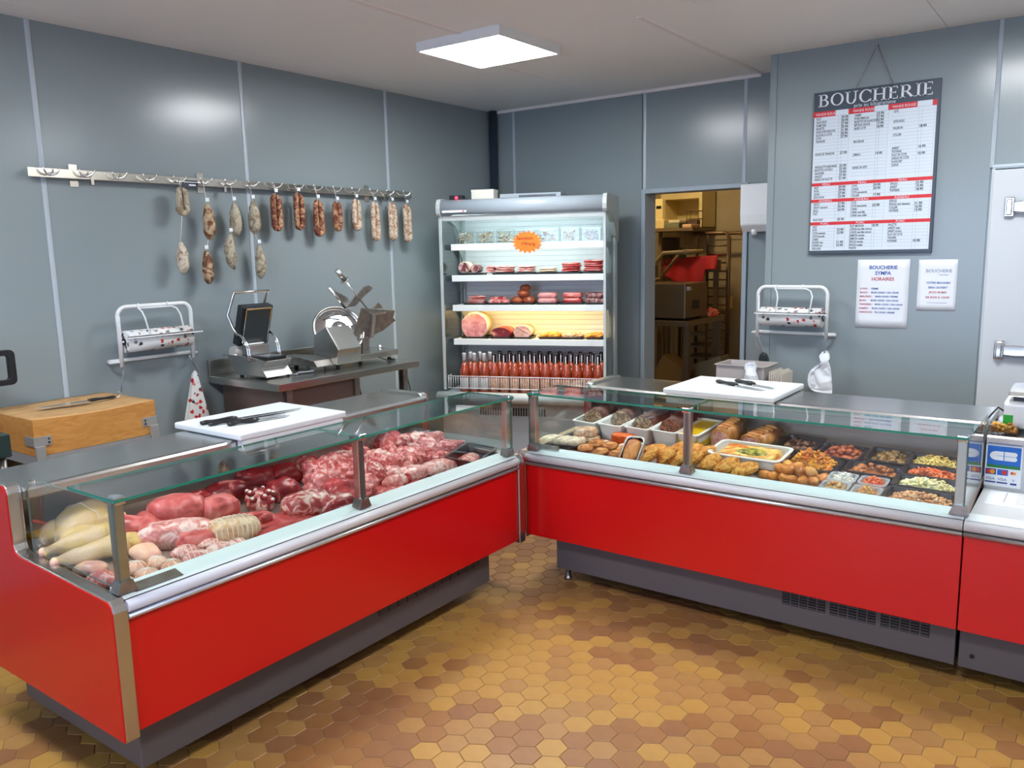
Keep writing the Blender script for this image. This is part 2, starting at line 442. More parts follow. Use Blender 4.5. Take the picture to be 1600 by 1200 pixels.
# ceiling of large white panels with joint strips
YS = 4.07
ce = struct('ceiling', MB().box(XL - .2, XR + .1, YF - .1, YB + .15, HC + .012, HC + .1), M_CEIL)
rowA = [XL, -3.37, -2.12, -.87, .38, 1.63, XR]
rowB = [XL, -4.29, -3.04, -1.79, -.54, .71, XR]
for (y0, y1, row) in ((YS, YB, rowA), (1.07, YS, rowB), (YF, 1.07, rowA)):
    for a, b in zip(row, row[1:]):
        MB().box(a + .0015, b - .0015, y0 + .0015, y1 - .0015, HC, HC + .012).build('ceiling_panel', M_CEIL, ce)
trim(MB().prism([(-2.14, HC), (-2.135, HC - .007), (-2.105, HC - .007), (-2.10, HC)], YS + .02, YB - .02, 'y'), M_CSTRIP)
trim(MB().prism([(-3.06, HC), (-3.055, HC - .006), (-3.025, HC - .006), (-3.02, HC)], 1.07, 3.74, 'y'), M_CSTRIP)
# dark service pipe in the corner
MB().cyl((-4.475, 5.915, 0), (-4.475, 5.915, HC), .036, n=20).build('service_pipe', mat('dark_pipe', (44, 56, 68), .3), label='dark grey vertical pipe in the corner behind the refrigerator', cat='pipe')

# square ceiling lamps
M_LED = mat('led_diffuser', (255, 255, 255), .5, emit=(250, 252, 255), estr=LED)
def ceiling_lamp(x, y, label):
    t = thing('ceiling_light', label, 'ceiling lamp', (x, y, HC), group='square ceiling lamps')
    f = MB(); s = .30
    for a, b, c, d in ((-s, s, -s, -s + .012), (-s, s, s - .012, s), (-s, -s + .012, -s + .012, s - .012), (s - .012, s, -s + .012, s - .012)):
        f.box(a, b, c, d, -.052, 0)
    f.build('frame', M_WHITE, t)
    MB().box(-s + .012, s - .012, -s + .012, s - .012, -.050, -.044).build('diffuser', M_LED, t, label='glowing white diffuser')
ceiling_lamp(-3.065, 4.03, 'glowing square white ceiling lamp above the red counters')
ceiling_lamp(-.55, 4.0, 'square white ceiling lamp near the cold room door')
ceiling_lamp(-3.065, .9, 'unseen square ceiling lamp added above the near end of the meat counter')  # added lamp, out of view, lights the near end of the shop
ceiling_lamp(-.55, .9, 'unseen square ceiling lamp added in the middle of the customer area')  # another added lamp, unseen, for light on the customer floor


# white dispenser on the back wall beside the door
t = thing('paper_dispenser', 'white wall dispenser with curved lower edge beside the doorway', 'dispenser', (-2.08, YB, 1.80))
MB().prism([(0, .02), (-.10, .0), (-.16, .05), (-.17, .12), (-.17, .335), (0, .335)], -.115, .115, 'x').build('body', M_WHITE, t, bevel=.01)
MB().cyl((-.03, -.10, -.02), (-.03, -.10, .03), .022, n=14).build('outlet', M_WHITE, t)
# ------------------------------------------------------------------ the refrigerated counters (local x along the front, y into the depth)
DZ0, DSL = 0.635, 0.12                       # display deck height at d=.08 and slope
def deck(d): return DZ0 + DSL * (d - .08)
M_BUMP = mat('bumper_grey', (208, 208, 210), .42, metal=.1)
M_INNER = mat('inner_steel', (176, 162, 154), .32, metal=.6)
def pane(mb, x0, x1, y0, y1, z0, z1, front=(), mi=0):
    """glass slab whose narrow rims are green"""
    vs = [(x, y, z) for z in (z0, z1) for y in (y0, y1) for x in (x0, x1)]
    fs = [(0, 2, 3, 1), (4, 5, 7, 6), (0, 1, 5, 4), (2, 6, 7, 3), (0, 4, 6, 2), (1, 3, 7, 5)]
    d = (x1 - x0, y1 - y0, z1 - z0); thin = d.index(min(d))
    big = {0: (4, 5), 1: (2, 3), 2: (0, 1)}[thin]
    for i, f in enumerate(fs): mb.add(vs, [f], 0 if i in big else 1)
    return mb
ENDPOLY = lambda d1, d2, zt: [(-.012, .236), (-.012, .655), (-.004, .676), (.015, .690), (d1 - .02, .714), (d1 + .01, .724), (d1 + .02, .745),
                              (d1 + .02, zt - .03), (d1 + .03, zt - .008), (d1 + .05, zt), (d2 - .02, zt), (d2, zt - .012), (d2, .236)]
def inset(poly, k):
    cx = sum(p[0] for p in poly) / len(poly); n = len(poly); out = []
    for i in range(n):
        p0, p1, p2 = Vector(poly[i - 1]), Vector(poly[i]), Vector(poly[(i + 1) % n])
        a = (p1 - p0).normalized(); b = (p2 - p1).normalized()
        na = Vector((a.y, -a.x)); nb = Vector((b.y, -b.x)); m = (na + nb); m.normalize()
        out.append(tuple(p1 + m * k))
    return out
def counter(name, label, M, L, d1, d2, zt, mids, ends, plinth, vents, bumper_to=None, cat='display counter'):
    t = thing(name, label, cat, mat=M)
    # red front
    MB().box(0, L, 0, .018, .25, .620).build('front_panel', M_RED, t, bevel=.002, label='glossy red front panel')
    tr = MB(); tr.prism([(0, .622)] + [(-.008 - .009 * math.sin(a * PI / 8), .631 - .009 * math.cos(a * PI / 8)) for a in range(9)] + [(0, .642)], 0, L, 'x', smooth=True)
    tr.build('trim_rail', M_ALU, t)
    bp = MB(); bp.prism([(0, .643), (-.010, .644), (-.017, .652), (-.018, .664), (-.014, .675), (-.004, .681), (.02, .683), (.02, .643)], 0, L, 'x', smooth=True)
    bp.build('bumper', M_BUMP, t)
    MB().prism([(.004, .6835), (.085, .703), (.085, .690), (.02, .676)], 0, L, 'x').build('sill', M_SILL, t, label='white sloping sill')
    MB().box(0, L, -.001, .02, .678, .6825).build('groove', M_PLINTH, t)
    # body and plinth
    b = MB(); b.box(.002, L - .002, .02, d2 - .01, .252, .30).box(.002, L - .002, .02, .06, .30, .675).box(.002, L - .002, d2 - .03, d2 - .01, .30, zt - .045)
    b.build('body', M_PLINTH, t)
    MB().box(plinth[0], plinth[1], .066, d2 - .08, .075, .251).build('plinth', M_PLINTH, t, bevel=.003, label='dark grey recessed plinth')
    for fx in plinth[2]:
        for fy in (plinth[3] if fx < 1 else .34, d2 - .14):
            MB().lathe([(.022, 0), (.022, .010), (.014, .016), (.014, .08)], 14, (fx, fy, 0)).build('foot', M_STEELD, t)
    for (v0, v1, n, grp, z0, z1) in vents:
        w = (v1 - v0) / (n + .35 * (n // grp - 1))
        x = v0
        for i in range(n):
            g = MB(); g.box(x + .002, x + w - .004, .0635, .0665, z0, z1, 0)
            k = 7
            for q in range(k):
                zz = z0 + (z1 - z0) * (q + .5) / k
                g.box(x + .003, x + w - .005, .061, .064, zz - .002, zz + .0012, 1)
            g.build('vent_grille', [M_DARK, M_PLINTH], t)
            x += w + (.35 * w if (i + 1) % grp == 0 else 0)
    # display well
    MB().prism([(.082, .70), (.088, .70), (.088, deck(.085)), (.082, deck(.085) - .02)], .004, L - .004, 'x').build('front_liner', M_SILL, t)
    MB().prism([(.08, deck(.08) - .012), (.80, deck(.80) - .012), (.80, deck(.80)), (.08, deck(.08))], .004, L - .004, 'x').build('display_deck', M_INNER, t)
    MB().box(.004, L - .004, .80, .812, .60, zt - .045).build('back_liner', M_INNER, t)
    # worktop with rounded front edge
    w = MB(); w.prism([(d1, zt - .042), (d1 - .006, zt - .036), (d1 - .008, zt - .012), (d1 - .004, zt - .003), (d1 + .006, zt), (d2, zt), (d2, zt - .042)], .0, L, 'x')
    w.build('worktop', M_STEEL, t, label='brushed steel worktop')
    # glass: upright front panes, top shelf panes, end panes
    stops = [0.0] + mids + [L]
    for a, c in zip(stops, stops[1:]):
        pane(MB(), a + .003, c - .003, .022, .028, .688, .978).build('front_glass', [M_GLASS, M_GEDGE2], t)
        pane(MB(), a + .001, c - .001, .010, .295, .982, .991).build('top_glass', [M_GLASST, M_GEDGE], t, label='glass shelf with green edge')
    for a, red in ((0, -1), (L, 1)):
        e = MB(); x0 = a + (.002 if red < 0 else -.008)
        poly = [(.03, .705), (d1 - .01, .716), (d1 - .01, .93), (d1 - .05, .978), (.03, .978)]
        e.prism(poly, x0, x0 + .006, 'x', 1, 0, 0); e.build('end_glass', [M_GLASS, M_GEDGE2], t)
    # posts with clamps and brackets
    posts = [.022] + [m for m in mids] + [L - .022]
    for x in posts:
        p = MB(); p.box(x - .017, x + .017, .030, .062, .69, .972); po = p.build('glass_post', M_STEEL, t, bevel=.002)
        q = MB(); q.prism([(x - .032, .694), (x - .018, .730), (x + .018, .730), (x + .032, .694)], .018, .066, 'y'); q.build('post_bracket', M_STEELD, po)
        c = MB(); c.box(x - .018, x + .018, .012, .062, .972, .996); c.build('clamp', M_GLASS if False else M_CHROME, po, bevel=.004)
    # end caps
    for side, on in ((-1, ends[0]), (1, ends[1])):
        if not on: continue
        P = ENDPOLY(d1, d2, zt + .012)
        if side < 0: a0, a1, r0, r1 = -.046, 0, -.050, -.0455
        else: a0, a1, r0, r1 = L, L + .046, L + .0455, L + .050
        o = MB().prism(P, a0, a1, 'x').build('end_panel', M_STEEL, t, bevel=.004)
        MB().prism(inset(P, .003), r0, r1, 'x').build('end_facing', M_RED, o, label='red end facing')
    return t

ML = T(-2.343, 1.20, 0) @ RZ(PI / 2)
MR = T(-2.36, 3.337, 0)
LL, LR = 2.03, 1.978
cl = counter('meat_counter', 'red fronted glass counter on the left filled with raw meat', ML, LL, .60, .945, .94, [1.016], (True, True),
             (.035, 1.87, (.30, 1.60), .34), [(1.10, 1.80, 12, 12, .185, .222)])
cr = counter('delicatessen_counter', 'red fronted glass counter on the right filled with prepared dishes', MR, LR, .635, 1.01, .94, [.862], (True, False),
             (.135, 1.972, (.165, 1.50), .13), [(1.30, 1.885, 15, 5, .165, .249)])
# small metal plates on the sill, near ends of both counters
MB().prism([(.016, .6885), (.062, .6995), (.062, .7015), (.016, .6905)], .045, .205, 'x').build('name_plate', M_STEELD, cl)
MB().box(.03, .16, .055, .062, .70, .722).build('name_plate', M_STEELD, cr)
#write('de gourmands', .018, ML.inverted() @ ML @ T(.062, .028, .6935) @ RX(.236), mat('plate_ink', (60, 60, 62), .6), cl, 'plate_lettering')

# service counter to the right of the glass counter
Ls = 1.5
MS = T(-2.36 + LR + .003, 3.337, 0)
t = thing('service_counter', 'red fronted service counter with card stickers at the right edge', 'counter', mat=MS)
MB().box(0.002, Ls, 0, .018, .25, .620).build('front_panel', M_RED, t, bevel=.002, label='glossy red front panel')
MB().prism([(0, .622)] + [(-.008 - .009 * math.sin(a * PI / 8), .631 - .009 * math.cos(a * PI / 8)) for a in range(9)] + [(0, .642)], 0.001, Ls, 'x', smooth=True).build('trim_rail', M_ALU, t)
MB().prism([(0, .643), (-.010, .644), (-.017, .652), (-.018, .664), (-.014, .675), (-.004, .681), (.02, .683), (.02, .643)], 0.001, Ls, 'x', smooth=True).build('bumper', M_BUMP, t)
MB().prism([(.004, .6835), (.085, .688), (.085, .670), (.02, .672)], 0, Ls, 'x').build('sill', M_SILL, t)
M_SHELF = mat('service_shelf_white', (206, 210, 210), .35)
MB().box(0.002, Ls, .085, .56, .655, .672).build('shelf', M_SHELF, t)
M_SPANEL = mat('service_panel_grey', (186, 188, 188), .4, metal=.3)
MB().box(0.002, Ls, .545, .565, .672, .868).build('upright_panel', M_SPANEL, t)
MB().prism([(.535, .868), (.525, .874), (.525, .896), (.535, .902), (1.01, .902), (1.01, .868)], 0.002, Ls, 'x').build('worktop', M_STEEL, t)
MB().box(.004, Ls, .02, 1.0, .252, .30).box(.004, Ls, .02, .06, .30, .66).box(.004, Ls, .98, 1.0, .30, .868).build('body', M_PLINTH, t)
MB().box(.004, Ls, .066, .93, .075, .251).build('plinth', M_PLINTH, t, bevel=.003)
for fx in (.3, 1.4):
    for fy in (.36, .85): MB().lathe([(.026, 0), (.026, .008), (.014, .014), (.014, .08)], 14, (fx, fy, 0)).build('foot', M_STEELD, t)
for fx in (.05,): MB().cyl((fx, .064, .13), (fx, .060, .13), .008).build('screw', M_DARK, t)
# card payment stickers on the upright panel
M_BLUE = mat('sticker_blue', (20, 104, 196), .4); M_GREEN = mat('sticker_green', (24, 120, 62), .4); M_INKW = mat('print_white', (232, 236, 238), .5)
M_NAVY = mat('print_navy', (34, 62, 138), .5); M_INKR = mat('print_red', (206, 40, 40), .5); M_INKO = mat('print_orange', (236, 150, 30), .5); M_INKB = mat('print_black', (40, 42, 46), .6)
sk = thing('card_sticker', 'blue and green bank card sticker with card logos below', 'sticker', mat=MS @ T(0, .545, 0))
yS = -.0012
def card(x0, x1, z0, z1, m, y=yS, nm='sticker_field', th=.0008):
    return MB().box(x0, x1, y - th, y, z0, z1).build(nm, m, sk)
card(-.006 + .006, .132, .686, .862, M_INKW, 0)
card(.006, .127, .778, .858, M_BLUE); card(.006, .127, .765, .7785, M_GREEN)
# the letters C and B as rounded strokes
g = MB()
def stroke(pts, w, y=-.0028):
    for (x0, z0), (x1, z1) in zip(pts, pts[1:]):
        d = Vector((x1 - x0, z1 - z0)); n = Vector((-d.y, d.x)); n.normalize(); n *= w / 2
        q = [(x0 + n.x, z0 + n.y), (x1 + n.x, z1 + n.y), (x1 - n.x, z1 - n.y), (x0 - n.x, z0 - n.y)]
        g.prism(q, y, y + .0006, 'y')
    for (x, z) in pts:
        g.prism([(x + w / 2 * math.cos(a * PI / 6), z + w / 2 * math.sin(a * PI / 6)) for a in range(12)], y, y + .0006, 'y')
g.prism([(.0645, .798), (.0645, .836), (.041, .836)] + [(.041 + .026 * math.cos(a), .817 + .019 * math.sin(a)) for a in [PI / 2 + PI * i / 14 for i in range(1, 14)]] + [(.041, .798)], -.0026, -.0020, 'y')
B_ = [(.0675, .798), (.1045, .798)] + [(.1045 + .0095 * math.cos(a), .8075 + .0095 * math.sin(a)) for a in [-PI / 2 + PI * i / 8 for i in range(1, 8)]] + [(.106, .817)] + [(.1045 + .0095 * math.cos(a), .8265 + .0095 * math.sin(a)) for a in [-PI / 2 + PI * i / 8 for i in range(1, 8)]] + [(.1045, .836), (.0675, .836)]
g.prism(B_, -.0026, -.0020, 'y')
MB().box(.040, .108, -.0031, -.0028, .8163, .8177).build('letter_slit', M_BLUE, sk)
g.build('sticker_letters', M_INKW, sk)
for i, (a, b) in enumerate(((.003, .042), (.046, .085))):
    card(a, b, .735, .760, [M_NAVY, M_BLUE][i], yS)
    mm = MB()
    for k, cxx in enumerate((a + .013, b - .013)):
        q = MB().prism([(cxx + .0095 * math.cos(2 * PI * s / 16), .7475 + .0095 * math.sin(2 * PI * s / 16)) for s in range(16)], -.0028 - .0002 * k, -.0020, 'y')
        q.build('card_mark', [[M_INKR, M_INKO], [M_BLUE, M_INKR]][i][k], sk)
    card(a, b, .700, .706, M_NAVY)
    write('VISA', .0165, T((a + b) / 2, -.0014, .712) @ RX(PI / 2), M_NAVY, sk, 'card_lettering', 'CENTER')
q = MB().prism([(.100 + .006 * math.cos(2 * PI * s / 14), .748 + .006 * math.sin(2 * PI * s / 14)) for s in range(14)], -.0028, -.0020, 'y').build('card_mark', M_INKR, sk)
q = MB().prism([(.108 + .006 * math.cos(2 * PI * s / 14), .748 + .006 * math.sin(2 * PI * s / 14)) for s in range(14)], -.0030, -.0020, 'y').build('card_mark', M_INKO, sk)
write('V', .0165, T(.106, -.0014, .712) @ RX(PI / 2), M_NAVY, sk, 'card_lettering', 'CENTER')
card(.095, .118, .698, .706, M_NAVY)
# printed sheet lying on the service shelf
t = thing('printed_sheet', 'white printed sheet lying on the service counter shelf', 'paper', mat=MS @ T(.16, .40, .6722))
MB().box(-.13, .30, -.10, .12, 0, .0012).build('sheet', M_PAPER, t)
l = MB()
for i in range(6): l.box(-.03, .20 - .03 * (i % 3), .085 - i * .026, .089 - i * .026, .0012, .0016)
l.box(-.07, -.066, -.05, .10, .0012, .0016)
l.build('print_lines', mat('print_grey', (150, 152, 158), .6), t)
# weighing scale, cable and tub of olives on the service worktop
t = thing('weighing_scale', 'white weighing scale with bright green sticker on the service counter', 'scale', mat=MS @ T(.045, .63, .902))
MB().prism([(0, .02), (.0, .118), (.012, .132), (.30, .132), (.30, .02)], 0.0, .36, 'x').build('body', M_WHITE, t, bevel=.006)
MB().prism([(-.002, .155), (.008, .152), (.30, .152), (.30, .172), (.10, .178), (.03, .17)], .012, .36, 'x').build('weighing_pan', M_STEEL, t, bevel=.004)
MB().box(.03, .33, .03, .27, .13, .153).build('pan_support', M_BLACK, t)
MB().box(.0, .036, -.0015, 0, .03, .075).build('green_sticker', mat('sticker_bright_green', (26, 168, 40), .4), t, label='bright green sticker')
for x in (.03, .33):
    for y in (.03, .27): MB().cyl((x, y, 0), (x, y, .021), .014).build('foot', M_RUBBER, t)
cb = MB().tube([(-.004, .10, .07), (-.03, .11, .085), (-.05, .06, .06), (-.075, -.0, .02), (-.09, -.04, .006), (-.10, -.07, .006)], .004, 8)
cb.build('power_cable', M_RUBBER, label='black cable curling beside the white scale', cat='cable', mat=MS @ T(.045, .63, .902))
# ------------------------------------------------------------------ food helpers
def at_left(x, y, rz=0.0, dz=0.0, tx=0.0, ty=0.0):
    """a spot on the sloping deck of the meat counter (world x, y)"""
    d = -2.343 - x
    return T(x, y, deck(d) + dz) @ RY(math.atan(DSL)) @ RZ(rz) @ RX(tx) @ RY(ty)
def at_right(x, y, rz=0.0, dz=0.0, tx=0.0, ty=0.0):
    d = y - 3.337
    return T(x, y, deck(d) + dz) @ RX(math.atan(DSL)) @ RZ(rz) @ RX(tx) @ RY(ty)

_ico = {}
def ico(sub):
    if sub not in _ico:
        bm = bmesh.new(); bmesh.ops.create_icosphere(bm, subdivisions=sub, radius=1.0)
        _ico[sub] = ([v.co.copy() for v in bm.verts], [tuple(v.index for v in f.verts) for f in bm.faces]); bm.free()
    return _ico[sub]
def lump(a, b, c, seed=0, amp=.18, freq=1.6, sub=4, flat=.55, ridge=0.0, box=0.0, bend=0.0, taper=0.0, fold=0.0):
    """irregular lump with its underside on z=0; box>0 squares it off"""
    mb = MB(); V, F = ico(sub); off = Vector((seed * 3.17, seed * 1.71, seed * .93)); out = []
    for v in V:
        p = v.copy()
        if box:
            m = max(abs(p.x), abs(p.y), abs(p.z)); p = p * (1 - box) + (p / m) * box * .86
        n = noise.noise(v * freq + off) * amp + noise.noise(v * freq * 2.7 + off) * amp * .4
        if ridge: n += ridge * (abs(noise.noise(v * freq * 1.9 + off * 2)) - .25)
        if fold: n += fold * math.sin(7 * (v.x + .6 * noise.noise(v * 1.3 + off)) + 3 * v.y)
        p = p * (1 + n)
        if taper: s = 1 + taper * p.x; p.y *= s; p.z *= s
        q = Vector((p.x * a, p.y * b, p.z * c))
        if bend: q.y += bend * (p.x * p.x - .4) * a
        lim = -flat * c
        if q.z < lim: q.z = lim + (q.z - lim) * .08
        out.append(q)
    mz = min(q.z for q in out)
    mb.add([(q.x, q.y, q.z - mz) for q in out], F, 0, True)
    return mb
def ringpath(a, c, x, n=20, up=0.0, k=1.02, flat=.55):
    """string loop around an ellipse section at x"""
    pts = []
    for i in range(n):
        q = 2 * PI * i / n
        z = c * k * math.sin(q); z = max(z, -flat * c)
        pts.append((x, a * k * math.cos(q), z + flat * c + up))
    return pts
M_STRING = mat('kitchen_string', (232, 222, 208), .7)
def food(name, mb, m, label, M, cat='meat', group=None, parts=()):
    """one food item: a single mesh, or an Empty with parts"""
    if not parts:
        return mb.build(name, m, label=label, cat=cat, group=group, mat=M)
    t = thing(name, label, cat, mat=M, group=group)
    mb.build(parts[0], m, t)
    for nm, pm, pmat in parts[1:]: pm.build(nm, pmat, t)
    return t
# ------------------------------------------------------------------ raw meat in the left counter
mBEEF = meat('beef_dark', (132, 30, 36), (206, 136, 128), 20, .58, .70)
mBEEF2 = meat('beef_red', (160, 38, 44), (214, 140, 132), 18, .58, .70)
mRIB = meat('rib_fat', (176, 66, 64), (230, 192, 178), 24, .46, .58)
mVEAL = meat('veal_pink', (198, 88, 86), (230, 176, 168), 34, .50, .64, bump=.5)
mPORK = meat('pork_pink', (212, 112, 108), (238, 196, 188), 34, .48, .62, bump=.5)
mPALE = meat('pork_pale', (216, 134, 126), (238, 208, 198), 26, .44, .60, bump=.4)
mROSE = meat('roast_rose', (208, 96, 94), (226, 142, 136), 16, .48, .70, bump=.25)
mCHICK = meat('chicken_skin', (222, 186, 116), (228, 196, 160), 10, .42, .66, bump=.6, bscale=220)
mCHICK2 = meat('chicken_flesh', (230, 168, 150), (236, 196, 160), 9, .45, .65, bump=.3)
mCHICKY = meat('chicken_foot', (214, 150, 34), (226, 176, 70), 12, .45, .65)
mSKIN = meat('veal_skin', (216, 168, 122), (232, 202, 168), 16, .42, .62, bump=.5)
mPAUP = meat('paupiette', (214, 142, 112), (232, 186, 158), 16, .42, .62, bump=.4)
mMINCE = meat('mince', (214, 104, 96), (238, 196, 184), 46, .44, .58, bump=.8)
mSTEAK = meat('steak', (190, 70, 72), (214, 112, 110), 14, .5, .72, bump=.35)
mBONE = meat('bone', (226, 214, 200), (240, 234, 226), 12, .4, .6, bump=.1)

# whole chicken with folded legs, head side to the left
t = thing('whole_chicken', 'whole yellow chicken with trussed legs at the near corner', 'chicken', mat=at_left(-2.985, 1.395, 2.0))
lump(.125, .085, .075, 3, .10, 1.3, taper=.18).build('body', mCHICK, t)
for s in (-1, 1):
    lump(.075, .04, .042, 5 + s, .10, 1.4, taper=-.25).build('leg', mCHICK, t).matrix_basis = T(-.075, s * .055, .012) @ RZ(s * .35)
    lump(.05, .022, .022, 8 + s, .1).build('wing', mCHICK, t).matrix_basis = T(.055, s * .085, .05) @ RZ(s * .6)
nk = MB().tube([(-.10, .05, .05), (-.125, .075, .045), (-.13, .105, .035), (-.12, .13, .022)], [.022, .015, .013, .009], 10)
nk.build('foot', mCHICKY, t, label='orange yellow foot')
MB().tube([(.0, -.09, .02), (.0, -.065, .10), (.0, 0, .128), (.0, .065, .10), (.0, .09, .02)], .0014, 6).build('string', M_STRING, t)
rb = MB().prism([(-.03, -.006), (.035, -.004), (.037, .004), (-.03, .006)], 0, .0012, 'z').build('label_band', M_INKR, label='red label band tied to the whole chicken', cat='label', mat=T(-3.035, 1.283, .775) @ RZ(.75) @ RX(.7) @ RY(.5))

def drum(x, y, rz, seed, label, s=1.0):
    tt = thing('chicken_drumstick', label, 'chicken', mat=at_left(x, y, rz))
    mb = MB(); V = [(-.13, .016), (-.10, .021), (-.06, .028), (-.02, .035), (.03, .043), (.08, .047), (.115, .038), (.135, .018)]
    mb.tube([(p[0] * s, .008 * math.sin(p[0] * 18 + seed), .034 * s) for p in V], [p[1] * s for p in V], 18)
    for i, v in enumerate(mb.v):
        n = noise.noise(Vector(v) * 22 + Vector((seed, 0, 0))) * .015; mb.v[i] = (v[0] + n, v[1] + n, max(v[2] + n * .7, .002))
    mb.build('skin', mCHICK, tt)
    MB().ell((-.128 * s, .0, .034 * s), (.016, .018, .018), 10, 6).build('joint', mCHICK2, tt)
drum(-2.865, 1.335, PI / 2 - .06, 1, 'long yellow skinned chicken leg beside the whole chicken', 1.0)
drum(-2.765, 1.315, PI / 2 - .10, 2, 'yellow chicken leg lying in front of another chicken leg', .92)
for i, (x, y, a, b, c, rz, m, lb) in enumerate((
        (-2.690, 1.275, .055, .038, .024, .9, mCHICK2, 'pale pink chicken breast between the legs and the paupiettes'),
        (-2.592, 1.262, .055, .046, .026, .4, mPORK, 'rosy chicken breast at the near front corner of the meat counter'),
        (-2.775, 1.465, .062, .045, .035, 1.2, mCHICK, 'yellow chicken thigh behind the near glass post'),
        (-2.665, 1.452, .060, .046, .034, .2, mCHICK2, 'pale chicken thigh with a hollow behind the paupiettes'))):
    food('chicken_piece', lump(a, b, c, 20 + i, .14, 1.5, 3), m, lb, at_left(x, y, rz), 'chicken')
# paupiettes: tied little parcels
PAU = [(-2.585, 1.371, .036, 'string tied paupiette nearest the glass post, back row'), (-2.571, 1.437, .036, 'string tied paupiette second from the post, back row'),
       (-2.506, 1.362, .040, 'string tied paupiette at the front near the metal name plate'), (-2.513, 1.455, .038, 'string tied paupiette right of the front name plate'),
       (-2.505, 1.290, .034, 'string tied paupiette half hidden by the glass post')]
for i, (x, y, r, lb) in enumerate(PAU):
    tt = thing('paupiette', lb, 'paupiette', mat=at_left(x, y, i * .7), group='string tied paupiettes')
    lump(r, r * .92, r * .72, 40 + i, .07, 1.5, 3, flat=.7).build('parcel', mPAUP, tt)
    st = MB()
    for k in range(4):
        a = PI * k / 4 + .2
        st.tube([(r * 1.03 * math.cos(q) * math.cos(a), r * .96 * math.cos(q) * math.sin(a), r * .72 * (.70 + 1.05 * math.sin(q))) for q in [PI * s / 10 for s in range(11)]], .0014, 5)
    st.build('string', M_STRING, tt)
for i, (x, y, l, rz, lb) in enumerate(((-2.571, 1.543, .052, 1.3, 'tied sausage parcel left of the netted skin roast'), (-2.506, 1.548, .052, 1.35, 'tied sausage parcel at the very front edge'),
                                       (-2.515, 1.640, .050, 1.45, 'tied sausage parcel in front of the netted skin roast'), (-2.572, 1.640, .046, 1.2, 'tied sausage parcel tucked behind two others'),
                                       (-2.507, 1.705, .046, 1.5, 'tied sausage parcel right end of the front row'))):
    tt = thing('tied_sausage', lb, 'sausage', mat=at_left(x, y, rz), group='tied sausage parcels')
    lump(l, l * .62, l * .56, 60 + i, .07, 1.5, 3, flat=.75).build('parcel', mPALE, tt)
    st = MB()
    for k in (-.6, -.3, 0, .3, .6):
        w = math.sqrt(1 - k * k); st.tube(ringpath(l * .62 * w, l * .56 * w, l * k, 16, l * .56 * (.75 - .75 * w), flat=.75), .0013, 5, closed=True)
    st.build('string', M_STRING, tt)
def roast(name, label, x, y, rz, a, b, c, m, seed, nets=0, amp=.1, box=.3, cat='roast', tilt=0.0, **k):
    a, b, c = a * 1.12, b * 1.15, c * 1.22
    M = at_left(x, y, rz, ty=tilt)
    mb = lump(a, b, c, seed, amp, 1.4, 4, flat=.62, box=box, **k)
    if not nets: return food(name, mb, m, label, M, cat)
    st = MB()
    for i in range(nets):
        q = -0.86 + 1.72 * i / (nets - 1); w = (1 - abs(q) ** 3.0) ** .5
        st.tube(ringpath(b * w * 1.02, c * w * 1.02, a * q, 18, c * (.62 - .62 * w), flat=.62), .0017, 5, closed=True)
    st.tube([(-a * .95 + a * 1.9 * i / 12, 0, (c * 1.64 - c * .62 * 0) * (1 - abs(-.95 + 1.9 * i / 12) ** 3) ** .5 * .98 + .004) for i in range(13)], .0017, 5)
    return food(name, mb, m, label, M, cat, None, ('meat', ('string_net', st, M_STRING)))
roast('tied_roast', 'netted roast in pale yellow skin at the front', -2.600, 1.755, 1.35, .098, .052, .044, mSKIN, 71, 11)
roast('pork_roast', 'long pale pink pork roast with white fat', -2.695, 1.600, 1.05, .125, .055, .046, mPALE, 72, 0, .12)
roast('pork_roast', 'small smooth rosy roast behind the tied sausages', -2.620, 1.622, 1.2, .065, .042, .036, mROSE, 73, 0)
roast('tenderloin', 'dark pink tenderloin curving behind the near glass post', -2.905, 1.535, .5, .12, .040, .036, mROSE, 74, 0, .12, .1, 'meat', bend=.5)
roast('tenderloin', 'dark pink tenderloin lying across another one', -2.845, 1.560, -.5, .105, .035, .036, mROSE, 75, 0, .12, .1, 'meat', bend=-.3)
roast('veal_joint', 'large smooth pink joint in the back row', -2.845, 1.690, 1.2, .105, .065, .062, mROSE, 76, 0, .14, .2, 'meat')
roast('veal_joint', 'block of smooth pink meat with a square cut end', -2.775, 1.822, 1.5, .072, .055, .052, mROSE, 77, 0, .09, .62, 'meat')
roast('beef_joint', 'dark red beef joint behind the pink block', -2.912, 1.952, 1.4, .09, .055, .045, mBEEF, 78, 0, .2, .1, 'meat')
roast('beef_joint', 'flat dark red beef in the back row near the post', -2.938, 1.832, 1.2, .085, .05, .036, mBEEF2, 79, 0, .2, .1, 'meat')
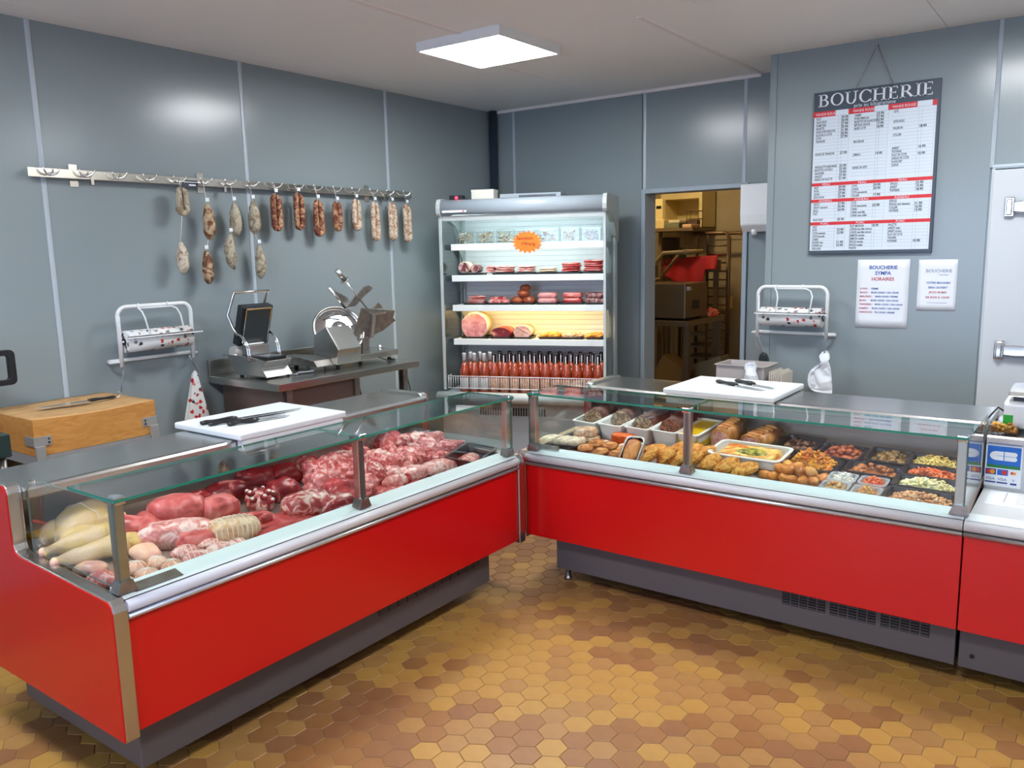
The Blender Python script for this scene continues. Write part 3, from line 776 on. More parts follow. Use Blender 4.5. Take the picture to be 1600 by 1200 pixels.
# thin slabs and slices
def slab(label, x, y, rz, a, b, th, m, seed):
    mb = MB(); n = 26; top = []; bot = []
    for i in range(n):
        q = 2 * PI * i / n; r = 1 + .22 * noise.noise((math.cos(q) * 1.5 + seed, math.sin(q) * 1.5, 0))
        top.append((a * r * math.cos(q), b * r * math.sin(q)))
    b0 = len(mb.v); rings = [(1.0, 0), (1.03, th * .5), (.97, th), (.6, th * 1.08), (.25, th * 1.05)]
    for k, z in rings: mb.v.extend([(p[0] * k, p[1] * k, z + .004 * noise.noise((p[0] * 30 * k, p[1] * 30 * k, seed)) * (1 if z > th * .6 else 0)) for p in top])
    for i in range(len(rings) - 1):
        for j in range(n):
            j2 = (j + 1) % n; mb.f.append((b0 + i * n + j, b0 + i * n + j2, b0 + (i + 1) * n + j2, b0 + (i + 1) * n + j)); mb.m.append(0); mb.sm.append(True)
    mb.f.append(tuple(b0 + j for j in range(n))[::-1]); mb.m.append(0); mb.sm.append(False)
    mb.f.append(tuple(b0 + (len(rings) - 1) * n + j for j in range(n))); mb.m.append(0); mb.sm.append(True)
    food('meat_slice', mb, m, label, at_left(x, y, rz), 'meat')
slab('broad thin rosy slice left of the rib roast', -2.672, 1.905, 1.2, .085, .065, .022, mROSE, 1)
slab('dark red slice lying on the rosy slices', -2.622, 1.905, 1.3, .045, .026, .042, mBEEF2, 4)
slab('flat pinkish steak at the front of the rib roast', -2.590, 1.985, 1.4, .11, .062, .020, mSTEAK, 2)
slab('flat pinkish steak reaching the white sill', -2.510, 1.895, 1.5, .10, .052, .018, mSTEAK, 3)
slab('flat pinkish steak under the rib roast', -2.500, 2.045, 1.5, .085, .050, .018, mSTEAK, 5)
# sliced marrow bone bundle, white dots of bone
tt = thing('oxtail_bundle', 'bundle of marbled oxtail rounds with white bones', 'meat', mat=at_left(-2.765, 2.005, .3))
lump(.062, .055, .05, 81, .12, 1.5, 3).build('meat', mRIB, tt)
rr = random.Random(5)
for i in range(9):
    a = i * 2.4; e = .35 + .09 * i
    p = Vector((.058 * math.cos(a) * math.cos(e * .9), .052 * math.sin(a) * math.cos(e * .9), .030 + .05 * math.sin(e)))
    lump(.017, .017, .014, 90 + i, .12, 1.5, 2, flat=.9).build('oxtail_round', mBEEF2, tt).matrix_basis = T(p.x, p.y, p.z - .012)
    MB().ell((p.x * 1.16, p.y * 1.16, p.z + .009), (.009, .009, .007), 8, 5).build('bone', mBONE, tt)
roast('beef_joint', 'dark red beef cut at the back below the cutting board', -2.945, 2.125, 1.4, .085, .05, .05, mBEEF, 101, 0, .18, .35, 'meat')
roast('beef_joint', 'dark red beef cut right of another dark cut at the back', -2.930, 2.262, 1.5, .07, .05, .048, mBEEF, 102, 0, .18, .3, 'meat')
roast('beef_joint', 'dark beef piece between the oxtail and the rib roast', -2.790, 2.140, 1.3, .07, .05, .045, mBEEF2, 103, 0, .2, .15, 'meat')
# rib roast with a cut face ringed with fat
tt = thing('rib_roast', 'large rib roast with fat rim and dark red cut face', 'roast', mat=at_left(-2.600, 2.115, 1.25))
lump(.115, .07, .058, 105, .10, 1.4, 4, flat=.65, box=.25).build('meat', mRIB, tt)
fc = MB(); fc.prism([(.043 * math.cos(2 * PI * i / 20) * (1 + .1 * math.sin(i)), .038 + .032 * math.sin(2 * PI * i / 20)) for i in range(20)], .085, .112, 'x'); fc.xf(RZ(-.35)); fc.build('cut_face', mBEEF2, tt, bevel=.006)
tt = thing('rib_steak', 'thick rib steak with dark red eye beside the middle post', 'steak', mat=at_left(-2.535, 2.205, 1.45))
lump(.085, .05, .05, 106, .12, 1.4, 4, flat=.6, box=.3).build('fat_rim', mRIB, tt)
ey = lump(.075, .02, .040, 107, .1, 1.3, 3, flat=.8, box=.3); ey.xf(T(0, -.042, .008)); ey.build('eye_of_meat', mBEEF2, tt)
roast('beef_strip', 'dark red strip of beef at the front left of the post', -2.487, 2.185, 1.5, .085, .026, .028, mBEEF, 108, 0, .16, .1, 'meat')
# pink pieces filling the right half
P = [(-2.835, 2.390, .070, .055, .052, .4, mVEAL, 'folded pink veal piece'), (-2.735, 2.318, .068, .055, .05, 1.1, mPORK, 'rounded pork piece'),
     (-2.718, 2.438, .075, .055, .05, 1.5, mVEAL, 'creased veal shoulder'), (-2.640, 2.330, .06, .045, .04, .8, mVEAL, 'small pink veal lump'),
     (-2.870, 2.500, .06, .05, .046, .6, mPORK, 'pale pork lump'), (-2.712, 2.640, .07, .05, .05, 1.2, mVEAL, 'veal piece'),
     (-2.678, 2.560, .06, .048, .044, .5, mVEAL, 'veal lump'), (-2.708, 2.775, .065, .05, .044, 1.5, mPORK, 'pork piece'),
     (-2.735, 2.880, .065, .05, .044, .8, mPORK, 'fatty pork piece'), (-2.870, 3.035, .085, .05, .046, 1.3, mVEAL, 'long veal piece'),
     (-2.775, 3.050, .07, .05, .04, .7, mPORK, 'pork slice'), (-2.725, 3.155, .075, .05, .034, 1.2, mVEAL, 'pink slice'),
     (-2.855, 3.150, .07, .05, .040, 1.4, mVEAL, 'veal slice'), (-2.960, 2.960, .075, .05, .045, 1.5, mVEAL, 'veal rib'),
     (-2.640, 2.475, .06, .04, .032, 1.4, mPORK, 'pork cutlet'), (-2.600, 2.395, .06, .042, .03, .9, mVEAL, 'veal cutlet'),
     (-2.930, 2.690, .07, .05, .045, 1.2, mVEAL, 'veal shank piece'), (-2.930, 2.400, .06, .05, .045, .2, mVEAL, 'veal offcut'), (-2.640, 2.640, .055, .04, .035, .3, mVEAL, 'rosy scrap'),
     (-2.800, 2.720, .06, .045, .04, .9, mPORK, 'mottled pork lump'), (-2.790, 2.560, .06, .05, .045, 2.0, mVEAL, 'wrinkled veal lump'), (-2.665, 2.990, .06, .04, .03, 1.1, mVEAL, 'thin veal slice'),
     (-2.560, 2.310, .055, .035, .026, 1.5, mSTEAK, 'flat steak tip')]
W = ['behind the middle post at mid depth', 'just left of the middle post', 'against the middle post', 'left of the post near the front', 'in the back row left of the netted roast', 'right of the middle post, second row',
     'right against the middle post, second row', 'in the centre of the right half', 'beside the pale pork loins', 'at the back right, near the far end', 'in front of the long veal piece', 'nearest the far end glass', 'in the far back corner', 'in the back row above the shank', 'at the foot of the post on the right', 'below the post on the left', 'right of the netted roast at the back', 'in the back row under the board corner', 'just right of the post foot', 'between the shank and the pale loin', 'beside the netted roast', 'right behind the pale pork loin', 'in front of the post foot']
for i, ((x, y, a, b, c, rz, m, lb), w) in enumerate(zip(P, W)):
    m = {3: mSTEAK, 6: mRIB, 9: mRIB, 13: mSTEAK, 17: mRIB, 18: mPALE, 19: mPALE}.get(i, m)
    food('meat_piece', lump(a * 1.22, b * 1.22, c * 1.3, 120 + i, .22, 1.6, 4, flat=.6, ridge=.3, fold=.04), m, lb + ' ' + w, at_left(x, y, rz), 'meat', 'pink meat pieces in the right half')
roast('tied_roast', 'small netted roast at the back of the right half', -2.915, 2.585, 1.3, .06, .042, .042, mVEAL, 141, 7)
# shank bone rising towards the back
tt = thing('veal_shank', 'long veal shank rising towards the back wall of the counter', 'meat', mat=at_left(-2.860, 2.850, PI - .75, ty=-.22))
mb = MB(); V = [(-.15, .012), (-.13, .034), (-.08, .046), (-.02, .05), (.05, .042), (.11, .030), (.16, .022), (.19, .018), (.20, .008)]
mb.tube([(p[0], .01 * math.sin(p[0] * 15), .045) for p in V], [p[1] for p in V], 18)
for i, v in enumerate(mb.v):
    n = noise.noise(Vector(v) * 16) * .016; mb.v[i] = (v[0], v[1] + n, v[2] + n)
mb.build('meat', mVEAL, tt); MB().ell((.195, 0, .047), (.018, .02, .02), 10, 6).build('bone', mBONE, tt)
for i, (x, y, a, b, c, rz, lb) in enumerate(((-2.600, 2.735, .105, .045, .036, 1.45, 'pale pork loin with white fat right of the post'), (-2.570, 2.900, .105, .05, .038, 1.4, 'pale pork loin next to the black tray'))):
    food('pork_loin', lump(a, b, c, 150 + i, .12, 1.4, 4, flat=.6, box=.25), mPALE, lb, at_left(x, y, rz), 'meat')
tt = thing('meat_shank', 'shank piece with a round dark red cut end', 'meat', mat=at_left(-2.572, 2.600, 1.35))
lump(.072, .036, .033, 153, .1, 1.3, 3, flat=.7).build('meat', mPALE, tt)
MB().prism([(.026 * math.cos(2 * PI * i / 16), .03 + .024 * math.sin(2 * PI * i / 16)) for i in range(16)], .058, .074, 'x').build('cut_face', mBEEF2, tt, bevel=.005)
slab('thin veal escalope at the front right of the post', -2.555, 2.520, 1.4, .085, .045, .018, mVEAL, 8)
slab('thin veal escalope on the front edge right of the post', -2.500, 2.565, 1.5, .08, .036, .016, mVEAL, 9)
slab('thin dark edged escalope before the pale loins', -2.505, 2.690, 1.5, .07, .034, .018, mSTEAK, 10)
slab('broad pink escalope under the veal at the far end', -2.660, 3.090, 1.3, .09, .06, .018, mVEAL, 11)
# black tray with mince at the far end
tm = at_left(-2.545, 3.115, .28, .0)
MB().tray(.175, .30, .062, .004, .022, .008, .014).build('black_tray', M_BLACK, label='black plastic tray holding mince at the far end', cat='tray', mat=tm)
food('mince_loaf', lump(.042, .092, .03, 160, .12, 1.6, 4, flat=.6), mMINCE, 'mound of pink mince in the black tray', tm @ T(0, -.02, .0045), 'mince')
# ------------------------------------------------------------------ prepared dishes in the right counter
mPATE = meat('pate_grain', (132, 98, 72), (212, 184, 146), 48, .45, .60, bump=.7, rough=.5)
mPATE2 = meat('pate_brown', (112, 66, 46), (172, 116, 82), 60, .45, .62, bump=.7, rough=.5)
mCRUST = meat('loaf_crust', (74, 46, 38), (112, 70, 52), 22, .42, .66, bump=.5, rough=.5)
mBREAD = meat('breadcrumb', (208, 122, 36), (234, 176, 82), 40, .42, .60, bump=1.0, rough=.6)
mPAST = meat('pastry', (190, 114, 54), (222, 164, 96), 14, .42, .64, bump=.3, rough=.5)
mPASTD = meat('pastry_dark', (146, 80, 38), (204, 144, 78), 12, .42, .60, bump=.3, rough=.45)
mBOUD = meat('white_sausage', (232, 208, 174), (242, 226, 200), 14, .45, .65, bump=.15)
mTERR = meat('terrine_slice', (196, 140, 96), (232, 206, 170), 26, .42, .6, bump=.5)
mORAN = meat('orange_terrine', (222, 92, 28), (234, 128, 60), 22, .45, .65, bump=.3)
mYELL = mat('yellow_jelly', (226, 182, 20), .25, var=(214, 168, 16), vscale=20)
mGRAT = meat('gratin', (214, 118, 40), (240, 208, 120), 13, .40, .58, dark=(196, 84, 30), bump=.5, rough=.45)
mGREEN = meat('gratin_herbs', (96, 112, 40), (204, 184, 80), 34, .44, .58, bump=.5)
mPOT = meat('golden_potato', (206, 120, 42), (226, 160, 78), 12, .44, .66, bump=.15, rough=.4)
mHAMP = meat('pate_ham', (206, 132, 122), (230, 176, 164), 30, .42, .6, bump=.3)
M_DISH = mat('white_dish', (226, 226, 220), .3)
M_FOIL = mat('foil', (210, 210, 208), .25, metal=1.0, bump=.1, bscale=80)
M_TUBP = glass('clear_plastic', (0.93, 0.93, 0.93), .06, 1.35)
M_TUBW = mat('cloudy_plastic', (226, 228, 230), .15, alpha=.34)
TRB = M_BLACK

def small(name, mb, m, label, M, cat, group=None): return mb.build(name, m, label=label, cat=cat, group=group, mat=M)
# white sausages in a black tray
tm = at_right(-2.335, 3.66, .10)
MB().tray(.235, .15, .022, .003, .012, .006, .012).build('black_tray', TRB, label='shallow black tray under the white sausages', cat='tray', mat=tm)
for i, dx in enumerate((-.085, -.045, .0, .045, .085)):
    mb = lump(.062, .025, .026, 200 + i, .05, 1.2, 3, flat=.85, bend=.25)
    small('white_sausage', mb, mBOUD, 'plump white sausage, %s from the glass end in the black tray' % ORD[i], tm @ T(dx, -.015, .0035) @ RZ(1.0), 'sausage', 'white sausages in the black tray')
# terrine slices
for i, (x, y, dz, rz, lb) in enumerate(((-2.235, 3.740, 0, .1, 'flat nutty terrine slice under another slice'), (-2.245, 3.735, .034, .25, 'thick speckled terrine slice lying on top'))):
    small('terrine_slice', lump(.072, .042, .020 if i == 0 else .026, 210 + i, .07, 1.5, 4, flat=.9, box=.5), mTERR, lb, at_right(x, y, rz, dz), 'terrine')
# five white loaf dishes
xs = [-2.300, -2.140, -1.978, -1.822, -1.690]
kinds = [(mPATE, 'grainy grey'), (mPATE, 'cut brown'), (mPATE, 'dark crusted'), (mPATE2, 'reddish brown'), (None, 'yellow')]
for i, x in enumerate(xs):
    M = at_right(x + .012, 3.945, -.10)
    w = .156 if i < 4 else .132
    MB().tray(w, .285, .085, .006, .016, .007, .018).build('loaf_dish', M_DISH, label='white rectangular loaf dish holding the %s %s' % (kinds[i][1], 'terrine' if i == 4 else 'pate'), cat='dish', mat=M, group='white loaf dishes')
    if i < 4:
        tt = thing('pate_loaf', '%s pate loaf in its white dish, %s from the left' % (kinds[i][1], ORD[i]), 'pate', mat=M @ T(0, .0, .0062))
        L0 = -.045 + .03 * (i == 1) - .02 * (i >= 2)
        prof = [(-.050, .0), (-.060, .06), (-.060, .082), (-.050, .102), (-.030, .117), (0, .122), (.030, .117), (.050, .102), (.060, .082), (.060, .06), (.050, 0)]
        b = MB(); b.prism(prof, L0 + .004, .118, 'y', smooth=True); b.build('crust', mCRUST, tt)
        b = MB(); b.prism([(p[0] * .985, p[1] * .985) for p in prof], L0, L0 + .0045, 'y'); b.build('cut_face', kinds[i][0], tt)
        if i == 1:
            small('pate_slice', MB().box(-.048, .048, -.125, -.03, .0062, .024), mPATE, 'grainy pate slice lying flat before the second loaf', M, 'pate')
    else:
        small('yellow_terrine', MB().box(-.054, .054, -.130, .130, .0065, .078), mYELL, 'bright yellow jellied terrine filling its white dish', M, 'terrine')
# orange terrine and pale slices
small('orange_terrine', lump(.075, .034, .030, 220, .05, 1.5, 4, flat=.9, box=.7), mORAN, 'orange terrine block before the loaf dishes', at_right(-2.040, 3.785, -.05), 'terrine')
for i, (x, y) in enumerate(((-2.130, 3.735), (-2.010, 3.725))):
    tt = thing('egg_slice', 'pale round slice %s the orange terrine' % ('left of' if i == 0 else 'before'), 'slice', mat=at_right(x, y, .1))
    MB().lathe([(.030, 0), (.032, .006), (.030, .014)], 18).build('rim', mHAMP, tt); MB().lathe([(.022, 0), (.022, .016), (.018, .018)], 16).build('centre', mBOUD, tt)
# little pies
for i, (x, y, dz) in enumerate(((-2.172, 3.612, 0), (-2.150, 3.690, .004), (-2.068, 3.592, 0), (-2.062, 3.678, .004), (-1.975, 3.592, .0), (-1.965, 3.655, .004))):
    tt = thing('meat_pie', 'small golden pastry pie, %s row, %s from the left' % ('front' if i % 2 == 0 else 'back', ORD[i // 2]), 'pie', mat=at_right(x, y, i * .9, dz), group='small pastry pies')
    MB().lathe([(.034, 0), (.042, .010), (.044, .018), (.040, .021)], 22).build('base', mPASTD, tt)
    MB().lathe([(.040, .020), (.036, .026), (.022, .030), (.004, .0315)], 22).build('lid', mPAST, tt)
    MB().tube([(.026 * math.cos(q), .026 * math.sin(q), .030) for q in [2 * PI * k / 14 for k in range(11)]], .003, 6).build('pastry_coil', mPASTD, tt)
# foil tray leaning forward with a brown loaf
M = at_right(-1.885, 3.595, .05, .028, tx=.62)
MB().tray(.105, .17, .032, .002, .010, .006, .022).build('foil_tray', M_FOIL, label='rounded foil tray propped at the front', cat='tray', mat=M)
small('meat_loaf', lump(.042, .072, .024, 230, .08, 1.6, 4, flat=.9, box=.35), mPAST, 'brown glazed meat loaf in the propped foil tray', M @ T(0, 0, .003), 'meat loaf')
# breaded cutlets leaning on each other
CUT = [(-1.765, 3.568, 0, .3), (-1.690, 3.600, .3, .35), (-1.625, 3.600, .25, .35), (-1.560, 3.602, .2, .3), (-1.818, 3.715, 0, .1), (-1.750, 3.690, .15, .1), (-1.680, 3.715, .1, .15), (-1.610, 3.700, .1, .2), (-1.470, 3.600, .35, .25), (-1.380, 3.580, .4, .2), (-1.290, 3.562, .4, .15), (-1.545, 3.700, .1, .2)]
for i, (x, y, rz, tl) in enumerate(CUT):
    row = 'front' if y < 3.65 else 'back'; k = sorted([c[0] for c in CUT if (c[1] < 3.65) == (y < 3.65)]).index(x)
    small('breaded_cutlet', lump(.062, .050, .024, 240 + i, .16, 1.9, 4, flat=.8, ridge=.22), mBREAD, 'golden breaded cutlet, %s row, %s from the left' % (row, ORD[k]), at_right(x, y, rz, .026 if tl > .12 else 0, tx=tl * .8, ty=-tl * 2.0), 'cutlet', 'breaded cutlets')
# gratin dish
M = at_right(-1.335, 3.735, -.03, .022)
MB().tray(.36, .215, .05, .005, .016, .010, .03).build('gratin_dish', M_DISH, label='white rimmed rectangular gratin dish right of the middle post', cat='dish', mat=M)
tt = thing('vegetable_gratin', 'baked vegetable gratin with green patch and orange edge', 'gratin', mat=M @ T(0, 0, .0055))
mb = lump(.158, .085, .034, 260, .04, 2.5, 4, flat=.35, box=.85); mb.build('top_layer', mGRAT, tt)
mb = lump(.075, .040, .016, 261, .2, 2.5, 4, flat=.5); mb.xf(T(.02, -.02, .031)); mb.build('herb_layer', mGREEN, tt)
# two pates in crust
for i, (x, y, rz, w, h, lb) in enumerate(((-1.525, 3.930, -.08, .052, .118, 'tall pate in golden crust with pink cut face'), (-1.365, 3.955, -.30, .062, .090, 'wide pate in braided crust with pink cut face'))):
    tt = thing('pate_in_crust', lb, 'pate', mat=at_right(x, y, rz))
    pr = [(-w * .9, 0), (-w, h * .6), (-w * .85, h * .88), (-w * .4, h), (w * .4, h), (w * .85, h * .88), (w, h * .6), (w * .9, 0)]
    MB().prism(pr, -.075, .12, 'y', smooth=True).build('crust', mPASTD, tt)
    MB().prism([(p[0] * .99, p[1] * .99) for p in pr], -.078, -.0755, 'y').build('crust_edge', mPAST, tt)
    MB().prism([(p[0] * .78, h * .08 + p[1] * .80) for p in pr], -.0805, -.0775, 'y').build('filling', mHAMP, tt)
    b = MB()
    for k in range(5): b.ell((0, -.05 + .035 * k, h), (w * .62, .014, .012), 10, 6)
    b.build('crust_ridge', mPAST, tt)
# black trays with cooked dishes: heaps are uncountable
def heap(mb, w, l, n, h, piece, seed, base=.006):
    r = random.Random(seed)
    for i in range(n):
        x, y = r.uniform(-1, 1), r.uniform(-1, 1); k = max(0.0, 1 - .8 * max(abs(x), abs(y)) ** 2.2)
        piece(mb, (x * w / 2, y * l / 2, base + h * k * r.uniform(.55, 1.0)), r)
def chunk(s, fl=.7):
    def f(mb, p, r):
        q = s * r.uniform(.7, 1.25); mb.ell(p, (q, q * r.uniform(.6, .9), q * fl * r.uniform(.7, 1)), 7, 4, r.randrange(2), r.uniform(0, PI))
    return f
def strip(l, w):
    def f(mb, p, r):
        a = r.uniform(0, 2 * PI); d = Vector((math.cos(a), math.sin(a), r.uniform(-.25, .35))) * l * r.uniform(.6, 1.2)
        c = Vector(p); mb.tube([c - d, c + Vector((r.uniform(-.3, .3) * l, r.uniform(-.3, .3) * l, r.uniform(0, .4) * l)), c + d], [w, w * 1.1, w * .8], 5, r.randrange(2))
    return f
def ring(rad, w):
    def f(mb, p, r):
        n = Vector((r.uniform(-1, 1), r.uniform(-1, 1), r.uniform(.2, 1))).normalized(); a = n.orthogonal().normalized(); b = n.cross(a)
        mb.tube([Vector(p) + (a * math.cos(q) + b * math.sin(q)) * rad for q in [2 * PI * k / 8 for k in range(8)]], w, 5, r.randrange(2), closed=True)
    return f
def dish(x, y, w, l, h, rz, n, hh, piece, cols, tray_label, food_name, food_label, seed, trm=None, dz=0.0, tx=0.0):
    M = at_right(x, y, rz, dz, tx=tx)
    MB().tray(w, l, h, .004, .020, .007, .016).build('black_tray' if trm is None else 'clear_tub', trm or TRB, label=tray_label, cat='tray', mat=M)
    tt = thing(food_name, food_label, 'food', mat=M @ T(0, 0, .0042))
    ms = [meat('%s_%d' % (food_name, k), c, tuple(min(255, int(v * 1.12) + 8) for v in c), 18, .42, .62, bump=.2, rough=.35) for k, c in enumerate(cols)]
    mg = .018 if w < .13 else .024
    bed = lump(w / 2 - mg, l / 2 - mg, hh * .6, seed, .06, 2, 3, flat=.3, box=.75); bed.build('bed', ms[0], tt)
    mb = MB(); heap(mb, w - 2.2 * mg, l - 2.2 * mg, int(n * 1.35), hh * 1.12, piece, seed, .010); mb.build('pieces', ms, tt, kind='stuff')
dish(-1.175, 3.960, .20, .22, .055, -.12, 70, .045, chunk(.015), [(88, 58, 40), (122, 84, 58)], 'deep black tray of mushrooms at the back', 'braised_mushrooms', 'dark braised mushrooms in the back row', 301)
dish(-.965, 3.925, .20, .19, .052, -.08, 80, .055, chunk(.017), [(138, 56, 24), (168, 84, 38)], 'black tray of red sauced meat', 'sauced_meat', 'red brown sauced meat chunks in the back row', 302)
dish(-.762, 3.945, .19, .19, .052, -.05, 70, .045, chunk(.016), [(112, 84, 44), (138, 100, 52)], 'black tray of olive brown mushrooms', 'mushroom_salad', 'olive brown mushroom salad in the back row', 303)
dish(-.790, 3.770, .24, .14, .045, -.06, 46, .042, chunk(.016), [(140, 78, 34), (172, 102, 46)], 'black tray of browned meat behind the clear tubs', 'browned_meat', 'browned meat pieces behind the clear tubs', 304)
dish(-1.055, 3.765, .24, .17, .040, -.1, 170, .075, strip(.012, .0055), [(222, 156, 36), (210, 118, 32)], 'black tray under the heap of pasta', 'pasta_salad', 'heaped orange yellow pasta salad behind the potatoes', 305)
dish(-.570, 3.950, .235, .15, .050, -.03, 120, .045, ring(.010, .004), [(212, 190, 112), (196, 166, 84)], 'black tray of pale rings, rearmost on the right', 'ring_salad', 'pale yellow rings with green specks, rearmost right tray', 306)
dish(-.565, 3.815, .245, .135, .048, -.03, 130, .040, strip(.011, .0045), [(214, 96, 44), (228, 122, 66)], 'black tray of grated carrot', 'grated_carrot', 'orange grated carrot in the second right tray', 307)
dish(-.565, 3.680, .255, .135, .048, -.03, 140, .045, strip(.012, .0045), [(232, 212, 150), (240, 226, 178)], 'black tray of creamy celeriac', 'celeriac_salad', 'creamy pale celeriac salad in the third right tray', 308)
dish(-.563, 3.530, .265, .15, .048, -.03, 120, .040, strip(.010, .0055), [(230, 164, 110), (238, 186, 140)], 'black tray of pink salad nearest the glass', 'shrimp_salad', 'pinkish orange salad in the front right tray', 309)
# round golden potatoes, each its own
POT = [(-1.213, 3.590, 0), (-1.172, 3.585, 0), (-1.128, 3.588, 0), (-1.085, 3.575, 0), (-1.040, 3.582, 0), (-.998, 3.592, 0), (-1.150, 3.632, .0), (-1.105, 3.632, 0), (-1.060, 3.628, .0), (-1.015, 3.640, 0), (-.972, 3.650, 0),
       (-1.150, 3.606, .034), (-1.105, 3.604, .034), (-1.060, 3.602, .036), (-1.018, 3.612, .034), (-1.085, 3.642, .036), (-1.130, 3.650, .036)]
names = {}
for i, (x, y, dz) in enumerate(POT):
    lay = 'upper layer' if dz else ('front row' if y < 3.62 else 'second row')
    names[lay] = names.get(lay, 0)
    small('golden_potato', lump(.033, .022, .022, 330 + i, .2, 1.6, 3, flat=.9), mPOT, 'round golden potato, %s, %s from the left' % (lay, ORD[names[lay]]), at_right(x, y, i * 1.1, dz), 'potato', 'round golden potatoes'); names[lay] += 1
# four clear tubs with salads at the front
CL = [(-.888, 3.528, (206, 170, 112), (196, 140, 84), 'mushroom and cheese salad', 'front left', chunk(.011)), (-.762, 3.520, (222, 184, 108), (230, 150, 90), 'yellow pasta salad', 'front right', strip(.009, .004)),
      (-.885, 3.632, (232, 224, 206), (240, 236, 226), 'white salad', 'back left', strip(.010, .004)), (-.760, 3.632, (222, 84, 36), (230, 120, 60), 'orange red carrot salad', 'back right', strip(.010, .004))]
for i, (x, y, c1, c2, nm, pos, pc) in enumerate(CL):
    dish(x, y, .118, .098, .046, -.03, 60, .046, pc, [c1, c2], 'clear plastic tub of %s' % nm, nm.replace(' ', '_'), '%s in the %s clear tub' % (nm, pos), 360 + i, M_TUBW)
# open clear tub of roasted nuts on the service worktop
M = MS @ T(-.005, .585, .902) @ RZ(.12)
MB().tray(.13, .10, .045, .003, .012, .008, .016).build('clear_tub', M_TUBP, label='open clear plastic tub beside the scale', cat='tub', mat=M @ T(.06, 0, 0))
tt = thing('olives', 'brown and golden olives heaped in the clear tub by the scale', 'food', mat=M @ T(.06, 0, .0035))
ms = [meat('olive_brown', (140, 84, 34), (176, 118, 56), 20), meat('olive_gold', (190, 140, 44), (206, 160, 70), 20)]
mb = MB(); r = random.Random(9)
for i in range(110): mb.ell((r.uniform(-.043, .043), r.uniform(-.030, .030), r.uniform(.008, .036)), (.009, .0075, .0075), 7, 4, r.randrange(2), r.uniform(0, 3))
mb.build('pieces', ms, tt, kind='stuff')
# ------------------------------------------------------------------ cutting boards and knives
def knife(name, label, M, blade=.20, bw=.028, hl=.125, hw=.013, curve=.0, hm=M_BLACK, cat='knife', style='chef'):
    """lies flat in local xy, handle towards -x, blade towards +x, spine +y"""
    t = thing(name, label, cat, mat=M)
    if style == 'chef': pl = [(0, bw * .35), (0, -bw * .6), (blade * .55, -bw * .58), (blade * .85, -bw * .25), (blade, bw * .22), (blade * .8, bw * .38), (blade * .3, bw * .4)]
    else: pl = [(0, bw * .4), (0, -bw * .4), (blade * .7, -bw * .45), (blade * .93, -bw * .1), (blade, bw * .3), (blade * .6, bw * .42)]
    MB().prism(pl, .004, .0064, 'z').build('blade', M_CHROME, t)
    h = MB(); n = 9
    V = [(-hl * i / (n - 1), hw * (.85 + .18 * math.sin(i * 1.0)), 0) for i in range(n)]
    b = MB(); b.tube([(v[0], -hw * .12 * math.sin(i * .8), .0085) for i, v in enumerate(V)], [v[1] * (.55 if i in (0, n - 1) else .8) for i, v in enumerate(V)], 10)
    b.xf(T(0, 0, .0085) @ S3(1, 1.1, .78) @ T(0, 0, -.0085))
    mz = min(v[2] for v in b.v); b.xf(T(0, 0, -min(mz, 0)))
    b.build('handle', hm, t)
    MB().box(-.004, .012, -hw * .7, hw * .6, .003, .0078).build('bolster', M_CHROME, t)
    return t
def board(name, label, x0, x1, y0, y1, z, lip):
    t = thing(name, label, 'cutting board', (0, 0, 0))
    MB().box(x0, x1, y0, y1, z, z + .030).build('slab', M_WPLA, t, bevel=.008, seg=3)
    MB().box(*lip).build('front_lip', M_WPLA, t, bevel=.004)
    return t
board('cutting_board', 'thick white cutting board on the meat counter with three knives', -3.37, -2.885, 2.025, 2.615, .9405, (-2.932, -2.893, 2.04, 2.60, .892, .940))
board('cutting_board', 'thick white cutting board on the delicatessen counter with two knives', -1.885, -1.295, 3.925, 4.415, .9405, (-1.87, -1.30, 3.933, 3.960, .892, .940))
zb = .971
knife('boning_knife', 'black handled knife with long blade, rearmost on the left board', T(-3.165, 2.21, zb) @ RZ(1.38), .33, .030, .165, .017, style='slim')
knife('boning_knife', 'black handled knife in the middle of the left board', T(-3.115, 2.20, zb) @ RZ(1.36), .22, .022, .15, .014, style='slim')
knife('boning_knife', 'short black handled knife nearest the edge of the left board', T(-3.045, 2.235, zb) @ RZ(1.38), .16, .022, .14, .017, style='slim')
knife('boning_knife', 'black handled knife with grooved grip on the right board', T(-1.565, 4.150, zb) @ RZ(-.42), .20, .024, .15, .017, style='slim')
knife('boning_knife', 'black handled knife lying behind on the right board', T(-1.495, 4.215, zb) @ RZ(-.46), .15, .022, .14, .018, style='slim')

# wooden chopping block on its steel stand beside the left wall
x0, x1, y0, y1 = -4.46, -3.965, 1.685, 2.285
t = thing('chopping_block', 'worn wooden chopping block with steel corner plates by the left wall', 'chopping block', (0, 0, 0))
M_BLK = wood('block_wood', (206, 150, 80), (184, 122, 58), (3, 3, 14)); M_BLKT = wood('block_top', (206, 168, 112), (176, 130, 80), (10, 3, 3))
n = 10; mb = MB()
def zt(u, v): return .978 - .012 * math.exp(-((u - .5) ** 2 + (v - .45) ** 2) * 9) + .003 * noise.noise((u * 4, v * 4, 1)) - .010 * math.exp(-((u - 1) ** 2) * 20) * math.sin(v * PI)
g0 = len(mb.v)
for i in range(n + 1):
    for j in range(n + 1):
        u, v = i / n, j / n; mb.v.append((x0 + (x1 - x0) * u, y0 + (y1 - y0) * v, zt(u, v)))
for i in range(n):
    for j in range(n):
        a = i * (n + 1) + j; mb.f.append((a, a + n + 1, a + n + 2, a + 1)); mb.m.append(1); mb.sm.append(True)
